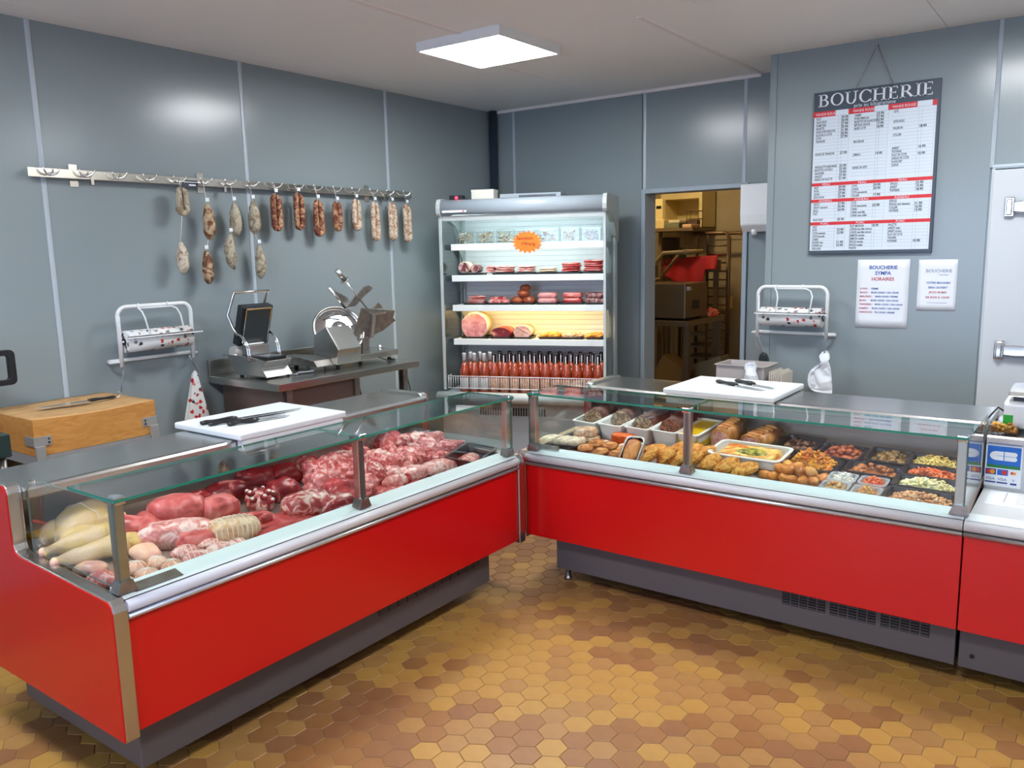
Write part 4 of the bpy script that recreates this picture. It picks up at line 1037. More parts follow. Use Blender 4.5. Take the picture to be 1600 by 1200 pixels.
rim = [i * (n + 1) for i in range(n + 1)] + [n * (n + 1) + j for j in range(1, n + 1)] + [i * (n + 1) + n for i in range(n - 1, -1, -1)] + [j for j in range(n - 1, 0, -1)]
b0 = len(mb.v)
for k in rim: v = mb.v[k]; mb.v.append((v[0], v[1], .805))
for k in range(len(rim)):
    k2 = (k + 1) % len(rim); mb.f.append((rim[k], rim[k2], b0 + k2, b0 + k)); mb.m.append(0); mb.sm.append(False)
mb.f.append(tuple(b0 + k for k in range(len(rim)))); mb.m.append(0); mb.sm.append(False)
mb.build('block', [M_BLK, M_BLKT], t)
for yy, s in ((y0, 1), (y1, -1)):
    p = MB(); ya, yb = sorted((yy, yy + s * .075)); p.box(x1, x1 + .004, ya, yb, .850, .895); ya, yb = sorted((yy - s * .004, yy)); p.box(x1 - .09, x1 + .004, ya, yb, .850, .895)
    po = p.build('corner_plate', mat('block_plate', (172, 170, 166), .45, metal=.4), t)
    for dz in (.864, .881): MB().cyl((x1 + .004, yy + s * .062, dz), (x1 + .007, yy + s * .062, dz), .005, n=10).build('screw', M_CHROME, po)
st = MB()
for xx in (x0 + .02, x1 + .004):
    for yy in (y0 - .002, y1 - .038): st.box(xx - .002, xx + .038 if xx < -4.2 else xx + .012, yy, yy + .042, 0, .850)
st.box(x1 - .02, x1 + .006, y0 + .04, y1 - .04, .755, .803).box(x0, x0 + .03, y0 + .04, y1 - .04, .755, .803).box(x0, x1, y0, y0 + .03, .755, .803).box(x0, x1, y1 - .03, y1, .755, .803)
st.build('steel_stand', mat('block_plate', (172, 170, 166), .45, metal=.4), t)
knife('chef_knife', 'large chef knife with black handle lying on the chopping block', T(-4.205, 2.065, .979) @ RZ(-PI / 2 - .13), .25, .05, .135, .015)
t = MB().tube([(-4.20, 2.215, .99), (-4.21, 2.24, 1.0), (-4.225, 2.245, 1.015), (-4.235, 2.232, 1.03)], .0025, 6)
t.build('meat_hook', M_CHROME, label='small metal hook lying behind the chef knife', cat='hook', mat=T(0, 0, -.0115))
# ------------------------------------------------------------------ hook rail and dry sausages on the left wall
M_RAIL = mat('rail_steel', (214, 208, 196), .2, metal=1.0)
t = thing('hook_rail', 'long stainless wall rail with curved meat hooks', 'rail', (XL, 0, 0))
MB().box(.048, .054, 2.013, 3.645, 2.122, 2.169).build('rail_bar', M_RAIL, t, bevel=.002)
MB().box(.048, .054, 3.648, 4.835, 2.122, 2.169).build('rail_bar', M_RAIL, t, bevel=.002)
for y in (2.264, 3.021, 4.401):
    MB().box(0, .006, y - .022, y + .022, 2.085, 2.20).box(.006, .048, y - .004, y + .004, 2.125, 2.165).build('wall_bracket', M_RAIL, t)
HY = [2.115, 2.295, 2.473, 2.648, 2.834, 3.006, 3.175, 3.344, 3.527, 3.704, 3.868, 4.041, 4.216, 4.393, 4.565, 4.745]
for y in HY:
    h = MB()
    for s in (-1, 1):
        h.tube([(.056, y, 2.140), (.068, y + s * .012, 2.136), (.080, y + s * .026, 2.142), (.088, y + s * .036, 2.156), (.092, y + s * .042, 2.172)], [.006, .0065, .006, .005, .002], 8)
    h.ell((.058, y, 2.140), (.006, .012, .009), 8, 5)
    h.build('hook', M_CHROME, t)
for y in (2.335, 3.155, 4.53): MB().box(.046, .062, y - .008, y + .008, 2.095, 2.142).build('rail_clip', M_RAIL, t)
# small dark shop sign stuck on the rail
MB().box(.0555, .057, 2.87, 2.97, 2.113, 2.152).build('rail_label', mat('label_dark_blue', (40, 48, 66), .5), t, label='dark printed label')
MB().box(.0572, .0577, 2.872, 2.968, 2.138, 2.143).box(.0572, .0577, 2.91, 2.955, 2.120, 2.128).build('rail_label_print', M_INKW, t)

mSA = meat('sausage_white_mould', (150, 122, 98), (206, 196, 176), 30, .38, .52, bump=.6, rough=.7, dark=(92, 58, 42))
mSB = meat('sausage_grey_mould', (138, 124, 100), (176, 168, 146), 26, .40, .56, bump=.6, rough=.7, dark=(108, 88, 66))
mSC = meat('sausage_brown', (112, 58, 38), (180, 140, 104), 34, .46, .60, bump=.6, rough=.65, dark=(88, 40, 28))
mSD = meat('sausage_floury', (158, 116, 92), (202, 188, 166), 44, .40, .54, bump=.5, rough=.75, dark=(134, 84, 66))
mSE = meat('sausage_patchy', (120, 76, 46), (182, 162, 130), 20, .46, .58, bump=.6, rough=.7, dark=(84, 52, 36))
SA = [(2.836, 2.105, 1.939, 'u', mSB, 'short grey folded'), (2.996, 2.017, 1.803, 'f', mSE, 'brown patchy'), (3.185, 2.031, 1.822, 'f', mSB, 'grey mottled'), (3.325, 2.048, 1.838, 'f', mSB, 'dark tipped grey'),
      (3.507, 2.095, 1.855, 'u', mSC, 'red brown looped'), (3.690, 2.110, 1.865, 'u', mSC, 'dark red looped'), (3.856, 2.072, 1.823, 'u', mSC, 'dark brown looped'), (4.028, 2.065, 1.859, 'u', mSC, 'short brown looped'),
      (4.211, 2.089, 1.864, 'u', mSD, 'pale floury narrow'), (4.394, 2.078, 1.792, 'u', mSD, 'pale pinkish long'), (4.574, 2.080, 1.796, 'u', mSD, 'pale wide looped'), (4.734, 2.071, 1.781, 'u', mSD, 'rightmost pale looped'),
      (2.802, 1.795, 1.607, 'f', mSA, 'pale floury'), (2.966, 1.738, 1.540, 'f', mSE, 'fat brown speckled'), (3.146, 1.841, 1.623, 'c', mSB, 'curved grey'), (3.349, 1.770, 1.556, 'f', mSB, 'plump grey beige')]
XS = XL + .092
for i, (y, z0, z1, k, m, lb) in enumerate(SA):
    low = i >= 12
    where = 'hanging low on a string, %s of the lower four' % ORD[i - 12] if low else '%s along the rail' % ORD[i]
    t = thing('dry_sausage', '%s dry sausage %s' % (lb, where), 'sausage', (XS, y, 0), group='dry sausages on the rail')
    L = z0 - z1; mb = MB(); sd = i * 5.3
    if k == 'u':
        w = .020; g = .0215
        mb.tube([(0, -g * .55, z0), (0, -g, z0 - L * .12), (0.003, -g * 1.1, z0 - L * .5), (0, -g * 1.0, z1 + w * 1.9), (0, -g * .55, z1 + w * 1.05), (0, 0, z1 + w * .9), (0, g * .55, z1 + w * 1.05), (0, g * 1.05, z1 + w * 1.9), (-.003, g * 1.15, z0 - L * .5), (0, g, z0 - L * .14), (0, g * .5, z0 - L * .02)],
                [.008, w * .9, w, w, w * .95, w * .9, w * .95, w, w, w * .9, .008], 12)
    else:
        R0 = .036 if not low else .033; b = .02 if k == 'c' else .006; n = 11
        prof = [.25, .5, .72, .86, .95, 1.0, 1.02, 1.0, .92, .68, .2]
        mb.tube([(0, b * math.sin(PI * q / (n - 1)) * (-1 if k == 'c' else 1) + (.012 * q / n if k == 'c' else 0), z0 - L * q / (n - 1)) for q in range(n)], [R0 * p for p in prof], 14)
    for q, v in enumerate(mb.v):
        e = noise.noise(Vector(v) * 45 + Vector((sd, 0, 0))) * .0045; mb.v[q] = (v[0] + e, v[1] + e, v[2])
    mb.build('sausage', m, t)
    top = 2.145 if not low else [1.95, 1.82, 1.85, 1.86][i - 12]
    yo = 0 if not low else [.03, .03, .02, -.02][i - 12]
    MB().tube([(.0 if low else -.012, -.004 + yo, top), (0, 0, z0 - .004)], .0014, 5).build('string', M_STRING, t)
    if i not in (0, 12): MB().box(.008, .0095, -.012, .012, z0 + .012, z0 + .034).build('paper_tag', M_PAPER, t)

# ------------------------------------------------------------------ wrapping paper roll holders
M_PRINT = bpy.data.materials.new('printed_wrapping_paper'); M_PRINT.use_nodes = True
def _print_mat():
    nt = M_PRINT.node_tree; N = nt.nodes; Lk = nt.links; b = N['Principled BSDF']; b.inputs['Roughness'].default_value = .55
    tc = N.new('ShaderNodeTexCoord'); v = N.new('ShaderNodeTexVoronoi'); v.inputs['Scale'].default_value = 30; v.inputs['Randomness'].default_value = .9
    Lk.new(tc.outputs['Object'], v.inputs['Vector'])
    nz = N.new('ShaderNodeTexNoise'); nz.inputs['Scale'].default_value = 70; Lk.new(tc.outputs['Object'], nz.inputs['Vector'])
    add = N.new('ShaderNodeMath'); add.operation = 'MULTIPLY_ADD'; add.inputs[1].default_value = .9; Lk.new(nz.outputs['Fac'], add.inputs[0]); Lk.new(v.outputs['Distance'], add.inputs[2])
    lt = N.new('ShaderNodeMath'); lt.operation = 'LESS_THAN'; lt.inputs[1].default_value = .80; Lk.new(add.outputs[0], lt.inputs[0])
    sep = N.new('ShaderNodeSeparateColor'); Lk.new(v.outputs['Color'], sep.inputs[0])
    rp = N.new('ShaderNodeValToRGB'); rp.color_ramp.interpolation = 'CONSTANT'; e = rp.color_ramp.elements
    e[0].color = lin((226, 228, 226)) + (1,); e[1].position = .35; e[1].color = lin((188, 40, 44)) + (1,)
    x = e.new(.58); x.color = lin((52, 52, 56)) + (1,); x = e.new(.75); x.color = lin((196, 120, 118)) + (1,); x = e.new(.85); x.color = lin((120, 122, 124)) + (1,)
    Lk.new(sep.outputs[0], rp.inputs[0])
    mx = N.new('ShaderNodeMix'); mx.data_type = 'RGBA'; mx.inputs['A'].default_value = lin((226, 228, 226)) + (1,)
    Lk.new(lt.outputs[0], mx.inputs['Factor']); Lk.new(rp.outputs[0], mx.inputs['B']); Lk.new(mx.outputs['Result'], b.inputs['Base Color'])
_print_mat()
def holder(label, roll_label, M, W, hooks):
    """local x along the wall, -y out from the wall"""
    t = thing('paper_holder', label, 'paper holder', mat=M)
    r = .0115
    MB().tube([(0, -.10, 0), (0, -.10, .28)] + arc((.05, .28), .05, 180, 90, 6, 'xz', -.10) + arc((W - .05, .28), .05, 90, 0, 6, 'xz', -.10) + [(W, -.10, 0)], r, 10).build('arch_tube', M_WHITE, t)
    MB().tube([(-.03, -.012, .025), (-.045, -.06, .025), (0, -.10, .030)], r * .8, 8).tube([(W + .03, -.012, .025), (W + .045, -.06, .025), (W, -.10, .030)], r * .8, 8).tube([(-.03, -.012, .025), (W + .03, -.012, .025)], r, 10).build('base_tube', M_WHITE, t)
    MB().tube([(.12, -.11, .345), (.115, -.115, .318), (.13, -.125, .30), (.14, -.135, .26), (.14, -.168, .172)], .0045, 8).tube([(.12, -.115, .318), (W - .13, -.115, .318), (W - .10, -.12, .305), (W - .085, -.13, .27), (W - .09, -.168, .172)], .0045, 8).tube([(W - .15, -.11, .345), (W - .15, -.115, .318)], .0045, 8).build('spring_wire', M_WHITE, t)
    MB().box(.005, W + .02, -.182, -.164, .166, .170).box(.005, W + .02, -.182, -.178, .158, .170).build('tear_bar', M_WHITE, t)
    MB().tube([(-.005, -.10, .137), (W + .005, -.10, .137)], .006, 8).build('axle', M_CHROME, t)
    rl = thing('paper_roll', roll_label, 'paper roll', mat=M @ T(0, -.10, .137))
    n = 32; a, b = .025, W - .025; R1, R0 = .061, .022
    p = MB()
    for (xx, flip) in ((a, 0), (b, 1)): pass
    prof = [(a, R0), (a, R1), (b, R1), (b, R0)]
    v0 = len(p.v)
    for (xx, rr_) in prof:
        for k in range(n): p.v.append((xx, rr_ * math.cos(2 * PI * k / n), rr_ * math.sin(2 * PI * k / n)))
    for i in range(4):
        for k in range(n):
            k2 = (k + 1) % n; i2 = (i + 1) % 4
            p.f.append((v0 + i * n + k, v0 + i * n + k2, v0 + i2 * n + k2, v0 + i2 * n + k)); p.m.append(0); p.sm.append(i in (1, 3))
    p.build('roll', M_PRINT, rl)
    MB().tube([(a - .003, 0, 0), (b + .003, 0, 0)], .0205, 16).build('core', M_BLACK, rl)
    return t
MHL = T(XL, 2.378, 1.108) @ RZ(PI / 2)
MHR = T(-1.885, YC, 1.108)
holder('white tubular paper holder on the left wall above the chopping block', 'printed wrapping paper roll on the left wall holder', MHL, .446, 2)
holder('white tubular paper holder on the right wall below the price board', 'printed wrapping paper roll on the right wall holder', MHR, .442, 2)
def s_hook(label, M, l=.09, r=.003):
    MB().tube([(0, 0, 0), (.008, 0, .010), (.0, 0, .018), (-.008, 0, .010), (-.006, 0, -.006), (0, 0, -l * .5), (.006, 0, -l), (0, 0, -l - .010), (-.008, 0, -l - .002)], r, 7).build('s_hook', M_STEELD, label=label, cat='hook', mat=M)
# hook wires and hanging paper bags, left wall
MB().tube([(0, 0, 0), (.0, .022, -.045), (0, .040, -.085), (0, .055, -.10)], .003, 7).build('hook_wire', M_STEELD, label='bent wire hook holding the printed paper cones', cat='hook', mat=T(XL + .095, 2.795, 1.125))
MB().tube([(0, 0, 0), (.002, -.010, -.05), (0, -.022, -.10), (.004, -.026, -.135)], .003, 7).build('hook_wire', M_STEELD, label='bent wire hook at the left foot of the holder', cat='hook', mat=T(XL + .10, 2.385, 1.108))
t = thing('paper_cone', 'bundle of printed paper cones hanging from a wire hook', 'paper bags', (XL + .085, 2.82, 0))
for k in range(3):
    b = MB(); dx = .006 * k
    b.prism([(.0 + .006, 1.03), (-.012, 1.01), (-.085 + .01 * k, .74), (-.05, .70), (.05, .70 - .012 * k), (.085 - .004 * k, .735), (.016, 1.01)], dx, dx + .004, 'x')
    b.build('paper_bag', M_PRINT, t)

# ------------------------------------------------------------------ stainless work table
TZ = .97
t = thing('steel_table', 'stainless steel work table with raised back edge under the sausages', 'table', (0, 0, 0))
TX0, TX1, TY0, TY1 = -4.515, -3.835, 2.97, 4.165
MB().box(TX0, TX1, TY0, TY1, TZ - .045, TZ).build('tabletop', M_STEEL, t, bevel=.004)
MB().box(TX0, TX0 + .02, TY0, TY1, TZ, TZ + .10).build('backsplash', M_STEEL, t, bevel=.003)
for x in (TX0 + .06, TX1 - .075):
    for y in (TY0 + .08, TY1 - .13, TY0 + .62):
        if y == TY0 + .62 and x < -4.2: continue
        MB().box(x, x + .042, y, y + .042, 0, TZ - .046).build('leg', M_STEELD, t)
MB().box(TX0 + .07, TX0 + .10, TY0 + .1, TY1 - .1, .18, .21).build('rail', M_STEELD, t)
MB().box(TX0 + .06, TX1 - .05, TY0 + .06, TY0 + .66, .30, TZ - .05).build('drawer_box', mat('brown_steel', (128, 112, 106), .35, metal=.7), t, label='brownish steel cupboard')
for i, (y, l) in enumerate(((3.62, 'thin black cable hanging under the table middle'), (4.07, 'thin black cable hanging at the right end of the table'))):
    MB().tube([(-3.88, y, TZ - .05), (-3.875, y + .01, .86), (-3.87, y + .028, .78), (-3.87, y + .03, .62)], .004, 6).build('hanging_cable', M_RUBBER, label=l, cat='cable')

# tray sealing machine with its lid raised
t = thing('tray_sealer', 'tray sealing machine with raised black lid and bent handle', 'machine', (0, 0, 0))
b = MB(); b.prism([(-4.04, .982), (-4.085, 1.035), (-4.035, 1.082), (-4.19, 1.096), (-4.30, 1.10), (-4.425, 1.104), (-4.335, .982)], 3.05, 3.245, 'y')
b.build('body', M_STEEL, t, bevel=.003)
MB().box(-4.24, -4.06, 3.075, 3.22, 1.086, 1.101).build('tray_well', M_BLACK, t, bevel=.003)
MB().box(-4.20, -4.10, 3.10, 3.195, 1.1005, 1.1025).build('seal_plate', M_CHROME, t)
for x in (-4.07, -4.31):
    for y in (3.07, 3.225): MB().cyl((x, y, TZ), (x, y, .983), .012, n=12).build('foot', M_RUBBER, t)
ML_ = T(-4.255, 3.147, 1.275) @ RY(.32)
ld = MB(); ld.box(-.045, .012, -.112, .112, -.12, .135); ld.xf(ML_); lo = ld.build('lid', mat('lid_black', (30, 38, 42), .35), t, bevel=.008)
pd = MB(); pd.box(.012, .020, -.090, .090, -.105, .122); pd.xf(ML_); pd.build('lid_pad', mat('lid_pad', (40, 50, 54), .3), lo, bevel=.003)
fr_ = MB()
for a in ((-.094, .118, .094, .126), (-.094, -.109, .094, -.101)): fr_.box(.012, .022, a[0], a[2], a[1], a[3])
for a in (-.094, .088): fr_.box(.012, .022, a, a + .006, -.109, .126)
fr_.xf(ML_); fr_.build('lid_edge', M_CHROME, lo)
MB().box(-4.30, -4.22, 3.075, 3.22, 1.10, 1.165).build('hinge_block', M_STEEL, t, bevel=.004)
hp = MB()
hp.tube([(-4.265, 3.03, 1.225), (-4.30, 3.025, 1.27), (-4.345, 3.022, 1.35), (-4.262, 3.022, 1.487), (-4.262, 3.27, 1.487), (-4.345, 3.27, 1.35), (-4.30, 3.268, 1.27), (-4.265, 3.262, 1.225)], .0095, 10)
hp.build('handle', M_STEEL, t, label='bent steel tube handle')
for y in (3.035, 3.258):
    g = MB()
    for r in (0, .018):
        g.tube([(-4.275 + r, y, 1.24), (-4.235 + r, y, 1.215), (-4.195 + r, y, 1.165), (-4.185 + r, y, 1.11), (-4.19 + r, y, 1.07)], .005, 8)
    g.build('lift_arm', M_CHROME, t)
MB().cyl((-4.375, 3.06, 1.115), (-4.375, 3.235, 1.115), .038, n=20).build('film_roll', mat('film_white', (196, 194, 184), .3), t)
MB().tube([(-4.30, 3.05, 1.105), (-4.405, 3.03, 1.105), (-4.43, 3.03, 1.10)], .004, 6).build('film_pin', M_CHROME, t)

# gravity meat slicer
t = thing('meat_slicer', 'stainless meat slicer with round blade and raised pusher arm', 'slicer', (0, 0, 0))
b = MB(); b.prism([(-3.99, 1.000), (-3.965, 1.10), (-4.075, 1.242), (-4.195, 1.185), (-4.215, 1.000)], 3.555, 3.755, 'y'); b.build('motor_housing', M_STEEL, t, bevel=.004)
MB().prism([(-3.99, 1.0), (-3.985, 1.045), (-4.33, 1.05), (-4.33, 1.0)], 3.757, 4.12, 'y').build('base', M_STEEL, t, bevel=.004)
MB().prism([(-4.02, 1.0), (-4.05, 1.04), (-4.20, 1.055), (-4.40, 1.05), (-4.40, 1.0)], 3.42, 3.556, 'y').build('base_end', M_STEELD, t, bevel=.004)
for x in (-4.03, -4.32):
    for y in (3.50, 3.60, 4.07): MB().cyl((x, y, TZ), (x, y, 1.001), .014, n=12).build('foot', M_RUBBER, t)
Mb = T(-4.185, 3.765, 1.205) @ Vector((.78, -.34, .52)).to_track_quat('Z', 'Y').to_matrix().to_4x4()
bl = MB(); bl.lathe([(.02, .010), (.09, .012), (.125, .008), (.158, .0), (.160, -.003), (.155, -.006), (.02, -.006)], 40); bl.xf(Mb); bl.build('blade', M_CHROME, t, label='polished round blade')
rg = MB(); rg.tube([(.170 * math.cos(q), .170 * math.sin(q), -.004) for q in [2 * PI * k / 40 for k in range(40)]], .009, 8, closed=True); rg.xf(Mb); rg.build('blade_guard', M_STEELD, t)
hb = MB(); hb.lathe([(.055, .0), (.055, .018), (.045, .028), (.01, .032)], 24); hb.xf(Mb); hb.build('blade_cover', M_CHROME, t)
pl = MB(); pl.prism([(3.860, 1.350), (4.190, 1.308), (4.18, 1.255), (4.21, 1.235), (4.09, 1.168), (4.03, 1.155), (3.957, 1.138), (3.945, 1.117), (3.835, 1.122), (3.82, 1.18)], 0, .006, 'x')
pl.xf(T(-4.10, 3.9, 1.2) @ RY(.22) @ T(0, -3.9, -1.2)); pl.build('carriage_plate', M_STEELD, t, bevel=.002)
fn = MB(); fn.box(0.006, .03, 3.955, 3.985, 1.135, 1.31); fn.box(.006, .034, 3.945, 4.075, 1.300, 1.316)
fn.xf(T(-4.10, 3.9, 1.2) @ RY(.22) @ T(0, -3.9, -1.2)); fn.build('thickness_rail', M_STEEL, t, bevel=.002)
MB().tube([(-4.15, 3.806, 1.532), (-4.13, 3.979, 1.330)], .006, 8).build('guide_rod', M_CHROME, t)
q = MB(); q.tube([(-4.155, 3.745, 1.600), (-4.15, 3.800, 1.538)], [.0165, .0175], 14); q.build('pusher_handle', M_STEEL, t)
a_ = (Vector((-4.15, 3.81, 1.528)) - Vector((-4.155, 3.745, 1.60))).normalized(); c_ = Vector((-4.15, 3.806, 1.531))
MB().tube([c_ - a_ * .003, c_ + a_ * .003], .032, 20).build('handle_collar', M_STEEL, t)
MB().tube([(-4.16, 3.673, 1.489), (-4.15, 3.800, 1.345)], .010, 10).build('sharpener_rod', M_STEEL, t)
MB().prism([(3.705, 1.478), (3.78, 1.395), (3.86, 1.37), (3.85, 1.41)], -4.175, -4.171, 'x').build('guard_plate', M_STEELD, t)
MB().prism([(3.81, 1.350), (3.87, 1.395), (3.985, 1.478), (4.035, 1.488), (4.075, 1.465), (4.02, 1.435), (3.93, 1.375), (3.90, 1.35)], -4.165, -4.157, 'x').build('pusher_blade', M_STEELD, t, bevel=.002)
MB().prism([(4.06, 1.325), (4.12, 1.362), (4.16, 1.318)], -4.16, -4.154, 'x').build('plate_corner', M_STEELD, t)
MB().ell((-4.03, 3.985, 1.068), (.016, .016, .02), 12, 8).build('clamp_knob', M_CHROME, t)
MB().box(-4.13, -4.07, 3.87, 3.93, 1.046, 1.14).build('carriage_foot', M_STEELD, t, bevel=.003)
#write('prestige', .022, T(-3.975, 3.625, 1.118) @ RZ(PI / 2) @ RX(PI / 2 - .66), mat('engraved_grey', (120, 122, 124), .5), t, 'maker_lettering', 'LEFT')
MB().tube([(-3.99, 3.93, 1.01), (-3.965, 3.98, .985), (-3.955, 4.02, .976), (-3.97, 4.07, .976), (-4.05, 4.10, .976)], .004, 6).build('slicer_cable', M_RUBBER, label='black cable lying under the meat slicer', cat='cable')
knife('table_knife', 'grey handled knife lying between the sealer and the slicer', T(-4.055, 3.285, TZ + .001) @ RZ(-PI / 2 - .2), .12, .02, .115, .014, hm=mat('grey_handle', (112, 116, 124), .4))

# black handled device at the left edge of the photograph
t = thing('press_handle', 'black rounded loop handle at the left edge above the block', 'handle', (0, 0, 0))
h = MB(); outer = []; inner = []
for (cx, cz, a0) in ((1.748, 1.255, 0), (1.50, 1.255, 90), (1.50, 1.135, 180), (1.748, 1.135, 270)):
    for k in range(5):
        a = math.radians(a0 + 22.5 * k); outer.append((cx + .025 * math.cos(a), cz + .025 * math.sin(a))); inner.append((cx - (.02 if cx > 1.6 else 0) + .012 * math.cos(a), cz + (-.014 if cz > 1.2 else .014) + .012 * math.sin(a)))
n = len(outer); b0 = 0
for x in (-4.30, -4.27):
    h.v.extend([(x, p[0], p[1]) for p in outer]); h.v.extend([(x, p[0], p[1]) for p in inner])
for k in range(n):
    k2 = (k + 1) % n
    for f in ((k, k2, n + k2, n + k), (2 * n + k, 2 * n + k2, 3 * n + k2, 3 * n + k), (k, k2, 2 * n + k2, 2 * n + k), (n + k, n + k2, 3 * n + k2, 3 * n + k)): h.f.append(f); h.m.append(0); h.sm.append(False)
h.build('loop', M_BLACK, t, bevel=.004)
MB().box(-4.50, -4.29, 1.36, 1.56, 0, 1.28).build('stand', M_BLACK, t)
t = thing('black_box', 'dark box on a steel leg at the left edge behind the counter', 'box', (0, 0, 0))
MB().box(-3.95, -3.80, 1.30, 1.520, .865, .965).build('box', mat('box_dark_green', (38, 52, 50), .4), t, bevel=.004)
MB().cyl((-3.84, 1.49, 0), (-3.84, 1.49, .866), .02, n=12).build('leg', M_STEELD, t); MB().cyl((-3.90, 1.34, 0), (-3.90, 1.34, .866), .02, n=12).build('leg', M_STEELD, t)
# ------------------------------------------------------------------ open wall refrigerator across the corner
MF = T(-4.125, 4.73, 0) @ RZ(math.radians(20.5))
FW, FD = 1.272, .56
M_FRG = mat('fridge_grey_blue', (158, 170, 178), .3, metal=.0); M_FCAP = mat('fridge_cap', (178, 186, 184), .35); M_FBACK = mat('fridge_back_white', (222, 224, 222), .4)
t = thing('display_refrigerator', 'open upright refrigerator with lit shelves of charcuterie and bottles', 'refrigerator', mat=MF)
# canopy with rounded nose
cp = [(.0, 1.975), (-.012, 1.99), (-.018, 2.02), (-.012, 2.055), (.006, 2.078), (.04, 2.085), (FD, 2.085), (FD, 2.0), (.30, 1.985), (.06, 1.965)]
MB().prism(cp, .03, FW - .02, 'x', smooth=True).build('canopy', M_FRG, t)
for a, b in ((.0, .032), (FW - .024, FW + .008)):
    MB().prism([(-.004, 1.965), (-.020, 1.985), (-.026, 2.02), (-.018, 2.06), (.004, 2.088), (.04, 2.094), (FD, 2.094), (FD, 1.75), (FD - .12, 1.80), (FD - .22, 1.90), (.12, 1.962)], a, b, 'x').build('canopy_end', M_FCAP, t, bevel=.004)
MB().box(.05, .24, -.0195, -.0175, 1.990, 2.006).build('canopy_label', M_INKW, t); MB().box(.21, .225, -.0205, -.0195, 1.994, 2.003).build('canopy_label_dot', M_INKR, t)
# back wall made of ribbed sheets, back frame, sides
for k in range(34):
    z = .66 + k * .0385
    MB().box(.04, FW - .04, FD - .075, FD - .062, z, z + .0365).build('back_slat', M_FBACK, t)
MB().box(.0, FW, FD - .06, FD, .1, 2.0).build('cabinet_back', M_FRG, t)
for a in (.035, FW - .055): MB().box(a, a + .02, FD - .10, FD - .06, .66, 1.97).build('rack_upright', M_FCAP, t)
for a, s in ((.012, 1), (FW - .018, -1)):
    pane(MB(), a, a + .006, .035, FD - .06, .66, 1.965).build('side_glass', [M_GLASS, M_GEDGE], t)
    MB().box(a - .006, a + .012, .018, .036, .655, 1.966).build('side_post', M_FCAP, t)
    MB().box(a - .004, a + .010, FD - .09, FD - .06, .655, 1.966).build('side_post', M_FCAP, t)
# base
MB().prism([(-.08, .575), (-.115, .590), (-.125, .622), (-.105, .648), (-.06, .655), (-.02, .628), (.0, .628), (.0, .57)], -.01, FW + .01, 'x', smooth=True).build('base_lip', M_FCAP, t)
MB().box(0, FW, .0, FD - .06, .10, .628).build('base', M_FRG, t)
vg = MB()
for k in range(26): vg.box(.30 + k * .02, .312 + k * .02, -.003, .001, .47, .53)
vg.build('vent_grille', M_DARK, t)
MB().box(.02, FW - .02, .03, .5, .0, .10).build('plinth', M_PLINTH, t)
# shelves with price rails
SHZ = [1.757, 1.520, 1.292, 1.030]
for i, z in enumerate(SHZ):
    v0 = .165
    so = MB().box(.045, FW - .045, v0 + .012, FD - .075, z - .018, z).build('shelf', M_FBACK, t, bevel=.002)
    MB().box(.045, FW - .045, v0, v0 + .012, z - .044, z + .004).build('price_rail', mat('price_rail_white', (224, 230, 226), .35), so, bevel=.002)
    for a in (.040, FW - .046):
        MB().prism([(v0 + .02, z - .02), (v0 + .02, z - .04), (FD - .20, z - .045), (FD - .10, z - .12), (FD - .085, z - .12), (FD - .085, z - .02)], a, a + .004, 'x').build('shelf_bracket', M_FCAP, so)
M_LCOOL = mat('tube_cool', (255, 255, 255), .5, emit=(222, 247, 246), estr=6.5); M_LWARM = mat('tube_warm', (255, 240, 200), .5, emit=(255, 206, 120), estr=9)
MB().box(.033, FW - .025, .020, .028, 1.932, 1.970).build('light_lip', M_FCAP, t)
MB().cyl((.08, .09, 1.952), (FW - .08, .09, 1.952), .011, n=10).build('light_tube', M_LCOOL, t, label='cool white light tube')
MB().cyl((.08, .185, 1.757 - .035), (FW - .08, .185, 1.757 - .035), .007, n=10).build('light_tube', M_LCOOL, t, label='cool white light tube')
MB().cyl((.08, .19, 1.292 - .035), (FW - .08, .19, 1.292 - .035), .008, n=10).build('light_tube', M_LWARM, t, label='warm light tube')
# wire basket front
bs = MB()
for z in (.672, .764): bs.tube([(.04, .10, z), (.045, .005, z), (FW - .045, .005, z), (FW - .04, .10, z)], .003, 6)
for k in range(62):
    x = .05 + k * (FW - .10) / 61; bs.tube([(x, .005, .672), (x, .005, .764)], .0014, 5)
for k in range(5):
    for x in (.0425, FW - .0425): bs.tube([(x, .02 + k * .018, .672), (x, .02 + k * .018, .764)], .0014, 5)
bs.build('wire_basket', M_WHITE, t, label='white wire basket front')
MB().prism([(.006, .655), (.006, .80), (.009, .80), (.009, .655)], .05, FW - .05, 'x').build('basket_guard', M_TUBP, t)

def onf(u, v, z, rz=0.0): return MF @ T(u, v, z) @ RZ(rz)
# things on top of the canopy
tt = thing('power_adapter', 'small black controller with red light on the refrigerator', 'controller', mat=onf(.15, .08, 2.0855))
MB().box(-.075, .03, 0, .06, 0, .035).build('case', M_BLACK, tt, bevel=.003); MB().box(-.028, -.008, -.002, 0, .008, .026).build('red_light', mat('red_lamp', (230, 30, 40), .4, emit=(255, 40, 60), estr=2.0), tt)
MB().box(.02, .05, .0, .05, 0, .012).build('plug', M_BLACK, tt)
tt = thing('white_box', 'small white box standing on the refrigerator top', 'box', mat=onf(.23, .14, 2.0855))
MB().box(0, .175, 0, .12, 0, .072).build('box', mat('box_cream', (214, 214, 200), .5), tt, bevel=.003); MB().box(-.001, .176, -.001, .121, .058, .074).build('lid', mat('box_cream', (214, 214, 200), .5), tt)
tt = thing('vent_unit', 'low grey grille unit along the refrigerator top', 'vent', mat=onf(.43, .22, 2.0855))
MB().box(0, .47, 0, .2, 0, .040).build('case', M_FRG, tt, bevel=.002)
